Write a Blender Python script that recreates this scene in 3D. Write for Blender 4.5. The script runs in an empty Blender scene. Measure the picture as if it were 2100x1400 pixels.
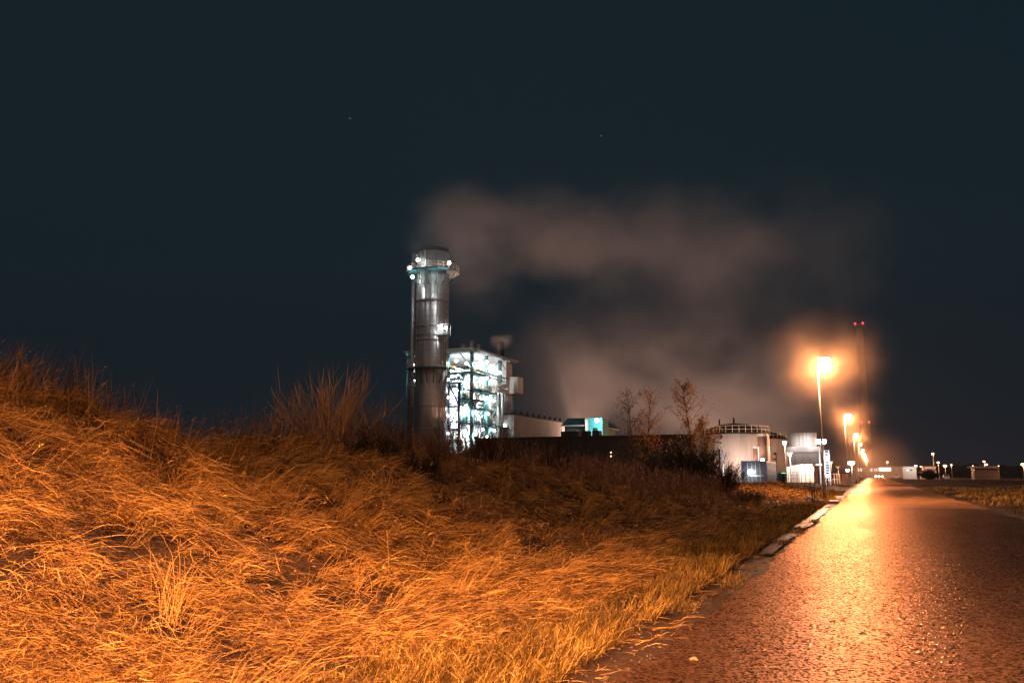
import bpy, math, random
import numpy as np
from mathutils import Vector
random.seed(7)
RNG = np.random.default_rng(11)
scn = bpy.context.scene
col = scn.collection
PI = math.pi

# ------------------------------------------------------------------ survey: photo pixel -> place
F, CX, CY, HZ, VPX, CZ = 1750., 1050., 700., 972., 1790., 1.6
PT = math.atan((HZ - CY) / F)
YAW = math.atan((VPX - CX) / F / (math.cos(PT) + math.tan(PT) * math.sin(PT)))
def ray(u, v):
    x = (u - CX) / F; y = -(v - CY) / F
    f = math.cos(PT) - y * math.sin(PT); up = math.sin(PT) + y * math.cos(PT)
    c, s = math.cos(YAW), math.sin(YAW)
    return (x * c - f * s, x * s + f * c, up)
def at_y(u, v, Y):
    r = ray(u, v); t = Y / r[1]; return Vector((r[0] * t, Y, CZ + r[2] * t))
def at_x(u, v, X):
    r = ray(u, v); t = X / r[0]; return Vector((X, r[1] * t, CZ + r[2] * t))
def at_d(u, v, D):
    r = ray(u, v); t = D / math.hypot(r[0], r[1]); return Vector((r[0] * t, r[1] * t, CZ + r[2] * t))

# ------------------------------------------------------------------ mesh helpers
class MB:
    def __init__(s): s.v = []; s.f = []; s.p = []
    def add(s, vs, fs):
        n = len(s.v); k = len(s.f); s.v += [tuple(p) for p in vs]; s.f += [tuple(i + n for i in f) for f in fs]; s.p.append((n, len(s.v), k, len(s.f))); return s
    def box(s, x0, x1, y0, y1, z0, z1):
        return s.add([(x0,y0,z0),(x1,y0,z0),(x1,y1,z0),(x0,y1,z0),(x0,y0,z1),(x1,y0,z1),(x1,y1,z1),(x0,y1,z1)],
                     [(0,3,2,1),(4,5,6,7),(0,1,5,4),(1,2,6,5),(2,3,7,6),(3,0,4,7)])
    def tube(s, a, b, r0, r1=None, n=8, cap=True):
        a = Vector(a); b = Vector(b); r1 = r0 if r1 is None else r1
        d = (b - a).normalized()
        p = d.cross(Vector((0, 0, 1)) if abs(d.z) < .9 else Vector((1, 0, 0))).normalized(); q = d.cross(p)
        vs = []
        for c, r in ((a, r0), (b, r1)):
            for i in range(n):
                t = 2 * PI * (i + .5) / n
                vs.append(c + p * (r * math.cos(t)) + q * (r * math.sin(t)))
        fs = [(i, (i + 1) % n, n + (i + 1) % n, n + i) for i in range(n)]
        if cap: fs += [tuple(range(n))[::-1], tuple(range(n, 2 * n))]
        return s.add(vs, fs)
    def path(s, pts, r, n=8):
        for a, b in zip(pts[:-1], pts[1:]): s.tube(a, b, r, r, n)
        return s
    def lathe(s, c, prof, n=32, cap=True):
        vs = []; m = len(prof)
        for r, z in prof:
            for i in range(n):
                t = 2 * PI * i / n
                vs.append((c[0] + r * math.cos(t), c[1] + r * math.sin(t), c[2] + z))
        fs = []
        for k in range(m - 1):
            for i in range(n):
                j = (i + 1) % n
                fs.append((k * n + i, k * n + j, (k + 1) * n + j, (k + 1) * n + i))
        if cap: fs += [tuple(range(n))[::-1], tuple(range((m - 1) * n, m * n))]
        return s.add(vs, fs)
    def ball(s, c, r, n=12, sz=1.):
        prof = [(max(1e-4, r * math.sin(PI * k / (n // 2))), -r * sz * math.cos(PI * k / (n // 2))) for k in range(n // 2 + 1)]
        return s.lathe(c, prof, n, False)
    def build_each(s, name, m, parent=None, smooth=False):
        for v0, v1, f0, f1 in s.p:
            b = MB(); b.v = s.v[v0:v1]; b.f = [tuple(i - v0 for i in f) for f in s.f[f0:f1]]; b.build(name, m, parent, smooth)
    def build(s, name, m, parent=None, smooth=False):
        me = bpy.data.meshes.new(name)
        me.from_pydata(s.v, [], s.f)
        if smooth:
            me.polygons.foreach_set('use_smooth', [True] * len(me.polygons))
        me.materials.append(m)
        o = bpy.data.objects.new(name, me); col.objects.link(o)
        if parent:
            o.parent = parent
            o.location = -world_loc(parent)
        return o
def world_loc(o):
    l = Vector((0, 0, 0))
    while o: l += Vector(o.location); o = o.parent
    return l
def tag(o, label=None, cat=None, group=None, kind=None):
    if label: o['label'] = label
    if cat: o['category'] = cat
    if group: o['group'] = group
    if kind: o['kind'] = kind
    return o
def thing(name, loc, label, cat, group=None):
    o = bpy.data.objects.new(name, None); col.objects.link(o); o.location = loc
    return tag(o, label, cat, group)
def light(loc, watts, color, r=.15, parent=None):
    d = bpy.data.lights.new('lamp_light', 'POINT'); d.energy = watts; d.color = color; d.shadow_soft_size = r
    o = bpy.data.objects.new('lamp_light', d); col.objects.link(o); o.location = loc
    if parent: o.parent = parent; o.location = Vector(loc) - Vector(parent.location)
    return o
def spot(loc, to, watts, color, ang=100, r=.15):
    d = bpy.data.lights.new('flood_light', 'SPOT'); d.energy = watts; d.color = color; d.shadow_soft_size = r
    d.spot_size = math.radians(ang); d.spot_blend = .8
    o = bpy.data.objects.new('flood_light', d); col.objects.link(o); o.location = loc
    o.rotation_euler = (Vector(to) - Vector(loc)).to_track_quat('-Z', 'Y').to_euler()
    return o

# ------------------------------------------------------------------ materials
def newmat(name):
    m = bpy.data.materials.new(name); m.use_nodes = True
    nt = m.node_tree; nt.nodes.clear()
    out = nt.nodes.new('ShaderNodeOutputMaterial')
    return m, nt, out
def N(nt, t, **kw):
    n = nt.nodes.new(t)
    for k, v in kw.items():
        if k in n.inputs: n.inputs[k].default_value = v
        else: setattr(n, k, v)
    return n
def mat(name, c, rough=.6, metal=0., var=.25, scale=3., spec=.4, bump=0., bscale=None, stretch=None):
    m, nt, out = newmat(name); L = nt.links.new
    p = N(nt, 'ShaderNodeBsdfPrincipled', Roughness=rough, Metallic=metal)
    p.inputs['Specular IOR Level'].default_value = spec
    tc = N(nt, 'ShaderNodeTexCoord')
    mp = N(nt, 'ShaderNodeMapping')
    if stretch: mp.inputs['Scale'].default_value = stretch
    L(tc.outputs['Object'], mp.inputs[0])
    nz = N(nt, 'ShaderNodeTexNoise', Scale=scale, Detail=5., Roughness=.6)
    L(mp.outputs[0], nz.inputs['Vector'])
    mx = N(nt, 'ShaderNodeMix', data_type='RGBA')
    a = [min(1, x * (1 - var)) for x in c] + [1]; b = [min(1, x * (1 + var)) for x in c] + [1]
    mx.inputs[6].default_value = a; mx.inputs[7].default_value = b
    rp = N(nt, 'ShaderNodeMapRange'); rp.inputs[1].default_value = .3; rp.inputs[2].default_value = .7
    L(nz.outputs[0], rp.inputs[0]); L(rp.outputs[0], mx.inputs[0]); L(mx.outputs[2], p.inputs['Base Color'])
    if bump:
        n2 = N(nt, 'ShaderNodeTexNoise', Scale=bscale or scale * 4, Detail=4.)
        L(tc.outputs['Object'], n2.inputs['Vector'])
        bp = N(nt, 'ShaderNodeBump', Strength=bump, Distance=.05)
        L(n2.outputs[0], bp.inputs['Height']); L(bp.outputs[0], p.inputs['Normal'])
    L(p.outputs[0], out.inputs[0])
    return m
def emit(name, c, strength):
    m, nt, out = newmat(name)
    e = N(nt, 'ShaderNodeEmission', Color=(*c, 1), Strength=strength)
    nt.links.new(e.outputs[0], out.inputs[0])
    m.cycles.emission_sampling = 'NONE'
    return m
def leafy(name, trans=.25, mul=(1, 1, 1)):
    m, nt, out = newmat(name); L = nt.links.new
    at = N(nt, 'ShaderNodeAttribute', attribute_name='tint')
    d = N(nt, 'ShaderNodeBsdfPrincipled', Roughness=.55); d.inputs['Specular IOR Level'].default_value = .25
    t = N(nt, 'ShaderNodeBsdfTranslucent'); mx = N(nt, 'ShaderNodeMixShader'); mx.inputs[0].default_value = trans
    L(at.outputs[0], d.inputs['Base Color']); L(at.outputs[0], t.inputs[0])
    L(d.outputs[0], mx.inputs[1]); L(t.outputs[0], mx.inputs[2]); L(mx.outputs[0], out.inputs[0])
    return m

SODIUM = (1., .43, .20)
COOL = (.93, .97, 1.)
WARM = (1., .68, .46)
M = dict(
    steel=mat('galvanised_steel', (.36, .36, .35), .42, .5, .2, 2.),
    stack=mat('stack_cladding', (.5, .49, .47), .36, .65, .35, .6, stretch=(1, 1, .12)),
    casing=mat('boiler_casing', (.78, .78, .76), .5, .1, .25, .5),
    teal=mat('teal_paint', (.028, .11, .115), .5, 0, .2, .8),
    tealdark=mat('teal_cladding', (.02, .10, .105), .5, 0, .15, 4.),
    navy=mat('navy_steel', (.03, .05, .09), .5, 0, .2, 2.),
    rail=mat('rail_paint', (.62, .52, .32), .5, 0, .2, 2.),
    dark=mat('dark_cladding', (.011, .014, .018), .7, 0, .3, 1.),
    concrete=mat('concrete', (.33, .32, .30), .8, 0, .2, .6, bump=.2),
    tank=mat('tank_paint', (.56, .52, .48), .55, 0, .22, .9, stretch=(1, 1, .12)),
    white=mat('white_paint', (.78, .77, .75), .5, 0, .08, 1.),
    brown=mat('brown_paint', (.16, .10, .08), .6, 0, .2, 1.),
    grey=mat('grey_cladding', (.3, .3, .31), .6, 0, .15, 1., stretch=(3, 3, .1)),
    galv=mat('lamp_pole_paint', (.30, .27, .24), .45, .3, .2, 2.),
    rust=mat('orange_block', (.42, .26, .16), .7, 0, .2, 3.),
    glass=mat('dark_glass', (.02, .025, .03), .1, 0, .1, 1.),
    bark=mat('bark', (.09, .065, .045), .85, 0, .4, 9., bump=.5),
    twig=mat('twig_bark', (.11, .07, .04), .8, 0, .4, 5.),
    plastic=mat('white_plastic', (.75, .73, .70), .35, 0, .1, 8., bump=.5),
    red=mat('red_paint', (.5, .03, .03), .4, 0, .1, 2.),
    blue=mat('blue_paint', (.03, .15, .45), .4, 0, .1, 2.),
    rubber=mat('black_rubber', (.02, .02, .02), .8, 0, .2, 4.),
    stone=mat('kerb_stone', (.5, .47, .43), .55, 0, .25, 6., bump=.4),
    cool=emit('cool_lamp', COOL, 40), sodium=emit('sodium_lamp', (1., .62, .35), 60), far=emit('distant_lamp', (1., .5, .25), 12),
    warmlamp=emit('warm_lamp', (1., .8, .62), 30), redlamp=emit('red_beacon', (1., .03, .06), 6),
    sign=emit('lit_panel', (1., .84, .66), 3.), window=emit('lit_window', (1., .85, .68), 1.3), star=emit('starlight', (.7, .85, 1.), .3),
    green=emit('green_glow', (.1, 1., .35), 4), leaf=leafy('leaf', .3), grass=leafy('dry_grass', .12),
)

# ------------------------------------------------------------------ terrain
def vnoise(x, y, scale, seed):
    r = np.random.default_rng(seed); T = r.random((64, 64))
    X = np.asarray(x, float) / scale; Y = np.asarray(y, float) / scale
    xi = np.floor(X).astype(int); yi = np.floor(Y).astype(int); fx = X - xi; fy = Y - yi
    fx = fx * fx * (3 - 2 * fx); fy = fy * fy * (3 - 2 * fy)
    g = lambda a, b: T[a % 64, b % 64]
    return (g(xi, yi) * (1 - fx) + g(xi + 1, yi) * fx) * (1 - fy) + (g(xi, yi + 1) * (1 - fx) + g(xi + 1, yi + 1) * fx) * fy
def fbm(x, y, scale, seed, octv=3):
    t = 0; a = 1; s = 0
    for k in range(octv):
        t = t + a * vnoise(x, y, scale / 2 ** k, seed + k); s += a; a *= .5
    return t / s
def sstep(a, b, x):
    t = np.clip((x - a) / (b - a), 0, 1); return t * t * (3 - 2 * t)
HY = [-40, 0, 5, 8.0, 9.0, 10.0, 11, 13, 16, 19, 22, 28, 36, 44, 50, 58, 66]
HH = [2.9, 3.0, 3.0, 2.75, 2.5, 2.15, 1.8, 1.75, 1.9, 1.85, 1.7, 1.35, 1.15, .9, .5, .15, .0]
def height(x, y):
    x = np.asarray(x, float); y = np.asarray(y, float)
    H = np.interp(y, HY, HH)
    rise = sstep(-3.9, -11., x) ** 1.3
    fall = 1 - .75 * sstep(-12.5, -20., x)
    h = H * rise * fall
    on = sstep(-3.2, -4.6, x) * (1 - sstep(60, 75, y))
    h = h + on * ((fbm(x, y, 1.3, 3) - .5) * .8 + (fbm(x, y, 4.5, 9) - .5) * .6) * (.35 + .65 * rise)
    h = h + .05 * sstep(-2.9, -3.8, x) * (fbm(x, y, .8, 5) - .2)
    # plant yard lies a little higher, beyond the bund
    h = h + .55 * sstep(74, 92, y) * sstep(-3.2, -7., x)
    # verge mound beyond the side track
    h = h + .45 * sstep(49, 56, y) * (1 - sstep(84, 92, y)) * sstep(-3.4, -8, x)
    # field to the right: rough, with a spoil mound
    fr = sstep(5.2, 8., x)
    h = h + fr * (1 - sstep(250, 400, y)) * ((fbm(x, y, 5., 21) - .5) * .5 + (fbm(x, y, 14., 25) - .5) * .5)
    h = h + 2.3 * fr * np.exp(-((x - 33) / 12.) ** 2 - ((y - 82) / 22.) ** 2)
    h = h + 1.1 * fr * np.exp(-((x - 21) / 6.) ** 2 - ((y - 58) / 9.) ** 2)
    return h
def graded(lo, hi, step, far_lo, far_hi, k=1.18):
    a = list(np.arange(lo, hi + 1e-6, step)); s = step; x = a[-1]
    while x < far_hi: s *= k; x += s; a.append(x)
    s = step; x = a[0]
    while x > far_lo: s *= k; x -= s; a.insert(0, x)
    return np.array(a)
gx = graded(-22, 14, .22, -3500, 3500); gy = graded(-6, 62, .3, -120, 4000, 1.12)
GX, GY = np.meshgrid(gx, gy)
GZ = height(GX, GY)
GZ = np.where((GX > -2.3) & (GX < 5.3), np.minimum(GZ, 0) - .02, GZ)
def ground_mat():
    m, nt, out = newmat('field_soil'); L = nt.links.new
    tc = N(nt, 'ShaderNodeTexCoord'); p = N(nt, 'ShaderNodeBsdfPrincipled', Roughness=.85)
    p.inputs['Specular IOR Level'].default_value = .2
    n1 = N(nt, 'ShaderNodeTexNoise', Scale=.22, Detail=8., Roughness=.65); n2 = N(nt, 'ShaderNodeTexNoise', Scale=14., Detail=5., Roughness=.7)
    L(tc.outputs['Object'], n1.inputs['Vector']); L(tc.outputs['Object'], n2.inputs['Vector'])
    cr = N(nt, 'ShaderNodeValToRGB'); e = cr.color_ramp.elements
    e[0].position = .45; e[0].color = (.014, .009, .007, 1); e[1].position = .72; e[1].color = (.17, .09, .035, 1)
    cr2 = N(nt, 'ShaderNodeValToRGB'); e = cr2.color_ramp.elements
    e[0].position = .3; e[0].color = (.45, .45, .45, 1); e[1].position = .7; e[1].color = (1.3, 1.25, 1.2, 1)
    mx = N(nt, 'ShaderNodeMix', data_type='RGBA', blend_type='MULTIPLY'); mx.inputs[0].default_value = 1
    L(n1.outputs[0], cr.inputs[0]); L(n2.outputs[0], cr2.inputs[0]); L(cr.outputs[0], mx.inputs[6]); L(cr2.outputs[0], mx.inputs[7])
    # bare wet mud along the road edge
    sx = N(nt, 'ShaderNodeSeparateXYZ'); L(tc.outputs['Object'], sx.inputs[0])
    n3 = N(nt, 'ShaderNodeTexNoise', Scale=1.6, Detail=4.); L(tc.outputs['Object'], n3.inputs['Vector'])
    ad = N(nt, 'ShaderNodeMath', operation='MULTIPLY_ADD'); ad.inputs[1].default_value = 1.2; L(n3.outputs[0], ad.inputs[0]); L(sx.outputs[0], ad.inputs[2])
    mr = N(nt, 'ShaderNodeMapRange'); mr.inputs[1].default_value = -2.1; mr.inputs[2].default_value = -1.6; L(ad.outputs[0], mr.inputs[0])
    mr2 = N(nt, 'ShaderNodeMapRange'); mr2.inputs[1].default_value = 5.6; mr2.inputs[2].default_value = 6.2; mr2.inputs[3].default_value = 1; mr2.inputs[4].default_value = 0
    L(ad.outputs[0], mr2.inputs[0])
    ml = N(nt, 'ShaderNodeMath', operation='MULTIPLY'); L(mr.outputs[0], ml.inputs[0]); L(mr2.outputs[0], ml.inputs[1])
    m2 = N(nt, 'ShaderNodeMix', data_type='RGBA'); m2.inputs[7].default_value = (.055, .034, .022, 1)
    L(ml.outputs[0], m2.inputs[0]); L(mx.outputs[2], m2.inputs[6]); L(m2.outputs[2], p.inputs['Base Color'])
    rr = N(nt, 'ShaderNodeMapRange'); rr.inputs[3].default_value = .85; rr.inputs[4].default_value = .5; L(ml.outputs[0], rr.inputs[0]); L(rr.outputs[0], p.inputs['Roughness'])
    bp = N(nt, 'ShaderNodeBump', Strength=.9, Distance=.06); L(n2.outputs[0], bp.inputs['Height']); L(bp.outputs[0], p.inputs['Normal'])
    L(p.outputs[0], out.inputs[0]); return m
def grid_mesh(name, X, Y, Z, m):
    h, w = X.shape
    me = bpy.data.meshes.new(name)
    co = np.stack([X, Y, Z], -1).reshape(-1, 3).astype(np.float32)
    i = np.arange(h * w).reshape(h, w)
    fq = np.stack([i[:-1, :-1], i[:-1, 1:], i[1:, 1:], i[1:, :-1]], -1).reshape(-1, 4)
    me.vertices.add(len(co)); me.vertices.foreach_set('co', co.ravel())
    me.loops.add(fq.size); me.loops.foreach_set('vertex_index', fq.ravel().astype(np.int32))
    me.polygons.add(len(fq)); me.polygons.foreach_set('loop_start', (np.arange(len(fq)) * 4).astype(np.int32))
    me.polygons.foreach_set('use_smooth', np.ones(len(fq), bool))
    me.update(calc_edges=True); me.validate(); me.materials.append(m)
    o = bpy.data.objects.new(name, me); col.objects.link(o); return o
tag(grid_mesh('ground', GX, GY, GZ, ground_mat()), kind='structure')

def asphalt():
    m, nt, out = newmat('wet_asphalt'); L = nt.links.new
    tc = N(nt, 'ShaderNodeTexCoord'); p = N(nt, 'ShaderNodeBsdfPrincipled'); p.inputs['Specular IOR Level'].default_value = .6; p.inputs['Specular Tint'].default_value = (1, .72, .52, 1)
    vo = N(nt, 'ShaderNodeTexVoronoi', Scale=46.); L(tc.outputs['Object'], vo.inputs['Vector'])
    n1 = N(nt, 'ShaderNodeTexNoise', Scale=30., Detail=4., Roughness=.7); L(tc.outputs['Object'], n1.inputs['Vector'])
    mp = N(nt, 'ShaderNodeMapping'); mp.inputs['Scale'].default_value = (1, .25, 1); L(tc.outputs['Object'], mp.inputs[0])
    n2 = N(nt, 'ShaderNodeTexNoise', Scale=.9, Detail=6., Roughness=.6); L(mp.outputs[0], n2.inputs['Vector'])
    cr = N(nt, 'ShaderNodeValToRGB'); e = cr.color_ramp.elements
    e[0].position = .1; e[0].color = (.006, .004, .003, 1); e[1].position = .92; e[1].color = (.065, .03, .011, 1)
    L(vo.outputs['Color'], cr.inputs[0])
    cr2 = N(nt, 'ShaderNodeValToRGB'); e = cr2.color_ramp.elements
    e[0].position = .35; e[0].color = (.45, .45, .45, 1); e[1].position = .65; e[1].color = (1.2, 1.2, 1.2, 1)
    L(n2.outputs[0], cr2.inputs[0])
    mx = N(nt, 'ShaderNodeMix', data_type='RGBA', blend_type='MULTIPLY'); mx.inputs[0].default_value = 1
    L(cr.outputs[0], mx.inputs[6]); L(cr2.outputs[0], mx.inputs[7])
    # older pale surfacing beyond the side track
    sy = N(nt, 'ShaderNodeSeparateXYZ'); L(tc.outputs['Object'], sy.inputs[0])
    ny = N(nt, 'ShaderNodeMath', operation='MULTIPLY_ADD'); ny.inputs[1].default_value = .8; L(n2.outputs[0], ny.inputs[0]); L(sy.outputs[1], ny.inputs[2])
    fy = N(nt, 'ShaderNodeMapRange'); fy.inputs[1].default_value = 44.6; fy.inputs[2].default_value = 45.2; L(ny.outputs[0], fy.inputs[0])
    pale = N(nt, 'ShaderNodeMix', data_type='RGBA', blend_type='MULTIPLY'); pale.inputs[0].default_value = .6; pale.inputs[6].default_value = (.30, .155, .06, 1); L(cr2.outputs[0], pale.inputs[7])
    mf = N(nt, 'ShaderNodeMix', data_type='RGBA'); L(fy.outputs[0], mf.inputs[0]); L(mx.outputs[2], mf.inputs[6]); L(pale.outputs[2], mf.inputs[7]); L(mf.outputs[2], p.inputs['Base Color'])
    rr = N(nt, 'ShaderNodeMapRange'); rr.inputs[1].default_value = .3; rr.inputs[2].default_value = .7; rr.inputs[3].default_value = .28; rr.inputs[4].default_value = .42
    L(n2.outputs[0], rr.inputs[0]); L(rr.outputs[0], p.inputs['Roughness'])
    sm = N(nt, 'ShaderNodeMath', operation='MULTIPLY_ADD'); sm.inputs[1].default_value = .8
    L(vo.outputs['Distance'], sm.inputs[0]); L(n1.outputs[0], sm.inputs[2])
    bp = N(nt, 'ShaderNodeBump', Strength=.6, Distance=.014); L(sm.outputs[0], bp.inputs['Height']); L(bp.outputs[0], p.inputs['Normal'])
    p.inputs['Specular IOR Level'].default_value = 0.
    # wet film: shiny stone tops between dull binder
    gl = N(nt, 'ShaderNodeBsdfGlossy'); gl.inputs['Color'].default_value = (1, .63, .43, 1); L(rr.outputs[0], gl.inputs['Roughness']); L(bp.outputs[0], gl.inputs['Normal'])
    fr = N(nt, 'ShaderNodeFresnel', IOR=1.45); L(bp.outputs[0], fr.inputs['Normal'])
    sc = N(nt, 'ShaderNodeSeparateColor'); L(vo.outputs['Color'], sc.inputs[0])
    ce = N(nt, 'ShaderNodeMapRange'); ce.inputs[1].default_value = .25; ce.inputs[2].default_value = .8; ce.inputs[3].default_value = .06; ce.inputs[4].default_value = 1.6; L(sc.outputs[0], ce.inputs[0])
    fm = N(nt, 'ShaderNodeMath', operation='MULTIPLY', use_clamp=True); L(fr.outputs[0], fm.inputs[0]); L(ce.outputs[0], fm.inputs[1])
    ms = N(nt, 'ShaderNodeMixShader'); L(fm.outputs[0], ms.inputs[0]); L(p.outputs[0], ms.inputs[1]); L(gl.outputs[0], ms.inputs[2])
    p = ms
    L(p.outputs[0], out.inputs[0]); return m
ry = graded(-6, 62, .25, -60, 700, 1.1)
cols_ = np.linspace(0, 1, 15)
le = -1.82 + (vnoise(ry, ry * 0, .9, 41) - .5) * .16 + (vnoise(ry, ry * 0, 3.1, 42) - .5) * .2
re = 4.75 + (vnoise(ry, ry * 0, .8, 43) - .5) * .2 + (vnoise(ry, ry * 0, 4, 44) - .5) * .3
RX = le[:, None] * (1 - cols_) + re[:, None] * cols_
RY = np.repeat(ry[:, None], 15, 1)
RZ = .02 + .05 * (1 - (2 * cols_ - 1) ** 2)[None, :] + 0 * RY
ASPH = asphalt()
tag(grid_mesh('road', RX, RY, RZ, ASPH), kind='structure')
# side track joining the road by the near lamp
ty = np.linspace(45.0, 48.3, 8); tx = np.linspace(-30, -2.1, 60)
TX, TY = np.meshgrid(tx, ty); TY = TY + (vnoise(TX, TX * 0, 2., 61) - .5) * .5
tag(grid_mesh('side_track', TX, TY, height(TX, TY) + .03, mat('wet_gravel', (.17, .14, .11), .5, 0, .4, 5., bump=.5)), kind='structure')
# wet strip and puddles beside the road
wet = mat('puddle_water', (.08, .055, .04), .3, 0, .3, 3., bump=.15, bscale=9)
def blob(name, cx, cy, rx, ry_, z, m, seed, n=40):
    r = random.Random(seed); ph = [r.random() * 6.28 for _ in range(5)]
    vs = []
    for i in range(n):
        t = 2 * PI * i / n
        k = 1 + .16 * math.sin(3 * t + ph[0]) + .11 * math.sin(5 * t + ph[1]) + .07 * math.sin(9 * t + ph[2])
        vs.append((cx + rx * k * math.cos(t), cy + ry_ * k * math.sin(t), z))
    b = MB(); b.add(vs + [(cx, cy, z)], [(i, (i + 1) % n, n) for i in range(n)]); return b.build(name, m)
for i, (cx, cy, rx, ry_) in enumerate([(-2.2, 35, .34, 8.5), (-2.12, 22.2, .2, 4.2)]):
    tag(blob('puddle', cx, cy, rx, ry_, .035, wet, 5 + i), kind='structure')

# ------------------------------------------------------------------ blades (grass, twigs, leaves)
def gh(x, y):
    return np.where((x > -2.0) & (x < 4.9), .03, height(x, y))
class Blades:
    def __init__(s): s.V = []; s.C = []; s.n = 0; s.S = None
    def add(s, x, y, z, L, w, az, a0, a1, c, follow=True, segs=3, tw=None, curl=0.):
        n = len(x); K = segs + 1
        P = np.zeros((n, K, 3)); P[:, 0, 0] = x; P[:, 0, 1] = y; P[:, 0, 2] = z
        for k in range(segs):
            t = (k + .5) / segs; a = a0 + (a1 - a0) * t ** 1.3; z_ = az + curl * t
            d = (L / segs)
            P[:, k + 1, 0] = P[:, k, 0] + d * np.cos(a) * np.cos(z_)
            P[:, k + 1, 1] = P[:, k, 1] + d * np.cos(a) * np.sin(z_)
            P[:, k + 1, 2] = P[:, k, 2] + d * np.sin(a)
        if follow:
            P[:, :, 2] = np.maximum(P[:, :, 2], .015) + gh(P[:, :, 0], P[:, :, 1])
        if tw is None: tw = RNG.uniform(-1.3, 1.3, n)
        sd = np.stack([-np.sin(az) * np.cos(tw), np.cos(az) * np.cos(tw), np.sin(tw)], -1)
        wk = np.array([.75, 1., .75, 0.]) if segs == 3 else np.linspace(1, 0, K) ** .5
        V = []
        for k in range(segs):
            o = sd * (w * .5 * wk[k])[:, None]
            V += [P[:, k] - o, P[:, k] + o]
        V.append(P[:, segs])
        s.V.append((np.stack(V, 1), segs)); s.C.append(np.repeat(np.asarray(c, float)[:, None, :], 2 * segs + 1, 1))
        return P[:, -1]
    def build(s, name, m, parent=None):
        vs, cs, lv, ls = [], [], [], []; base = 0; lc = 0
        for (V, segs), C in zip(s.V, s.C):
            n, k, _ = V.shape
            vs.append(V.reshape(-1, 3)); cs.append(C.reshape(-1, 3))
            b = base + np.arange(n)[:, None] * k
            q = []; st = []; pos = 0
            for j in range(segs - 1): q += [2 * j, 2 * j + 1, 2 * j + 3, 2 * j + 2]; st.append(pos); pos += 4
            q += [2 * segs - 2, 2 * segs - 1, 2 * segs]; st.append(pos); pos += 3
            lv.append((b + np.array(q)[None, :]).ravel()); ls.append((lc + np.arange(n)[:, None] * pos + np.array(st)[None, :]).ravel())
            base += n * k; lc += n * pos
        v = np.concatenate(vs).astype(np.float32); c = np.concatenate(cs); li = np.concatenate(lv).astype(np.int32); lst = np.concatenate(ls).astype(np.int32)
        if parent: v = v - np.array(parent.location, np.float32)
        me = bpy.data.meshes.new(name)
        me.vertices.add(len(v)); me.vertices.foreach_set('co', v.ravel())
        me.loops.add(len(li)); me.loops.foreach_set('vertex_index', li)
        me.polygons.add(len(lst)); me.polygons.foreach_set('loop_start', lst)
        me.update(calc_edges=True)
        a = me.color_attributes.new('tint', 'FLOAT_COLOR', 'POINT')
        a.data.foreach_set('color', np.concatenate([np.clip(c, 0, 1), np.ones((len(c), 1))], 1).astype(np.float32).ravel())
        me.materials.append(m)
        o = bpy.data.objects.new(name, me); col.objects.link(o)
        if parent: o.parent = parent
        return o
def in_view(x, y, mu=280):
    c, s = math.cos(YAW), math.sin(YAW)
    X = x * c + y * s; f = -x * s + y * c
    u = CX + F * X / np.maximum(f * math.cos(PT), .1)
    return (f > 1.2) & (u > -mu) & (u < 2100 + mu)
def scatter(n, x0, x1, y0, y1):
    x = RNG.uniform(x0, x1, n); y = RNG.uniform(y0, y1, n); k = in_view(x, y); return x[k], y[k]
STRAW = np.array([.58, .315, .075])
def straw(x, y, n, lo=.45, hi=1.35, seed=77):
    cl = .45 + 1.1 * fbm(x, y, 1.1, seed, 4)
    k = RNG.uniform(lo, hi, n) * cl * (.6 + .8 * vnoise(x, y, .33, seed + 9))
    c = STRAW[None, :] * k[:, None]
    br = RNG.random(n) < .42
    c[br] = np.array([.09, .042, .022]) * RNG.uniform(.5, 1.3, br.sum())[:, None]  # random dark blades, also standing for the shade gaps in the mat
    return c
B = Blades()
WIND = math.radians(25)      # towards the road and away
# bank grass: a matted, wind-laid sward
def sward(n, x0, x1, y0, y1, dens0, rr, lmul=1.):
    x, y = scatter(n, x0, x1, y0, y1)
    r = np.hypot(x, y)
    area = (x1 - x0) * (y1 - y0); rho = n / area
    want = dens0 * np.minimum(1, (rr / r) ** 1.15)
    patch = .06 + 1.2 * sstep(.39, .55, fbm(x, y, .95, 91, 3))
    k = RNG.random(len(x)) < want * patch / rho
    x, y, r = x[k], y[k], r[k]; n = len(x)
    lie = sstep(.38, .58, fbm(x, y, 1.6, 33))          # 0 tufted, 1 lying flat
    chaos = 1 - .62 * sstep(7., 11., r)
    az = WIND + (fbm(x, y, 1.7, 55) - .5) * 6. + RNG.normal(0, 1., n) * (.25 + chaos)
    L = RNG.uniform(.14, .6, n) * (1.15 - .3 * lie) * lmul * (.75 + .5 * fbm(x, y, 2., 71)) * (1 - .42 * chaos)
    flat = RNG.random(n) < .3 + .35 * lie
    a0 = np.where(flat, RNG.uniform(-.1, .5, n), RNG.uniform(.7, 1.5, n) - .3 * lie)
    a1 = np.where(flat, RNG.uniform(-.5, .3, n), RNG.uniform(-1.1, .4, n))
    w = np.maximum(.0028, r * .00044) * RNG.uniform(.6, 1.6, n)
    thick = .46 * fbm(x, y, .9, 141)
    z0 = np.where(flat, RNG.uniform(.0, 1., n) * thick * 1.2, RNG.uniform(0, .05, n))
    B.add(x, y, z0, L, w, az, a0, a1, straw(x, y, n), segs=3, curl=RNG.normal(0, 1, n) * (.35 + 1.5 * chaos))
    return n
nb = sward(560000, -15, -3.0, 1.2, 14, 3300, 7.)
nb += sward(420000, -16, -3.6, 14, 44, 2900, 7.)
nb += sward(160000, -30, -3.2, 44, 82, 2300, 7., .6)
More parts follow.
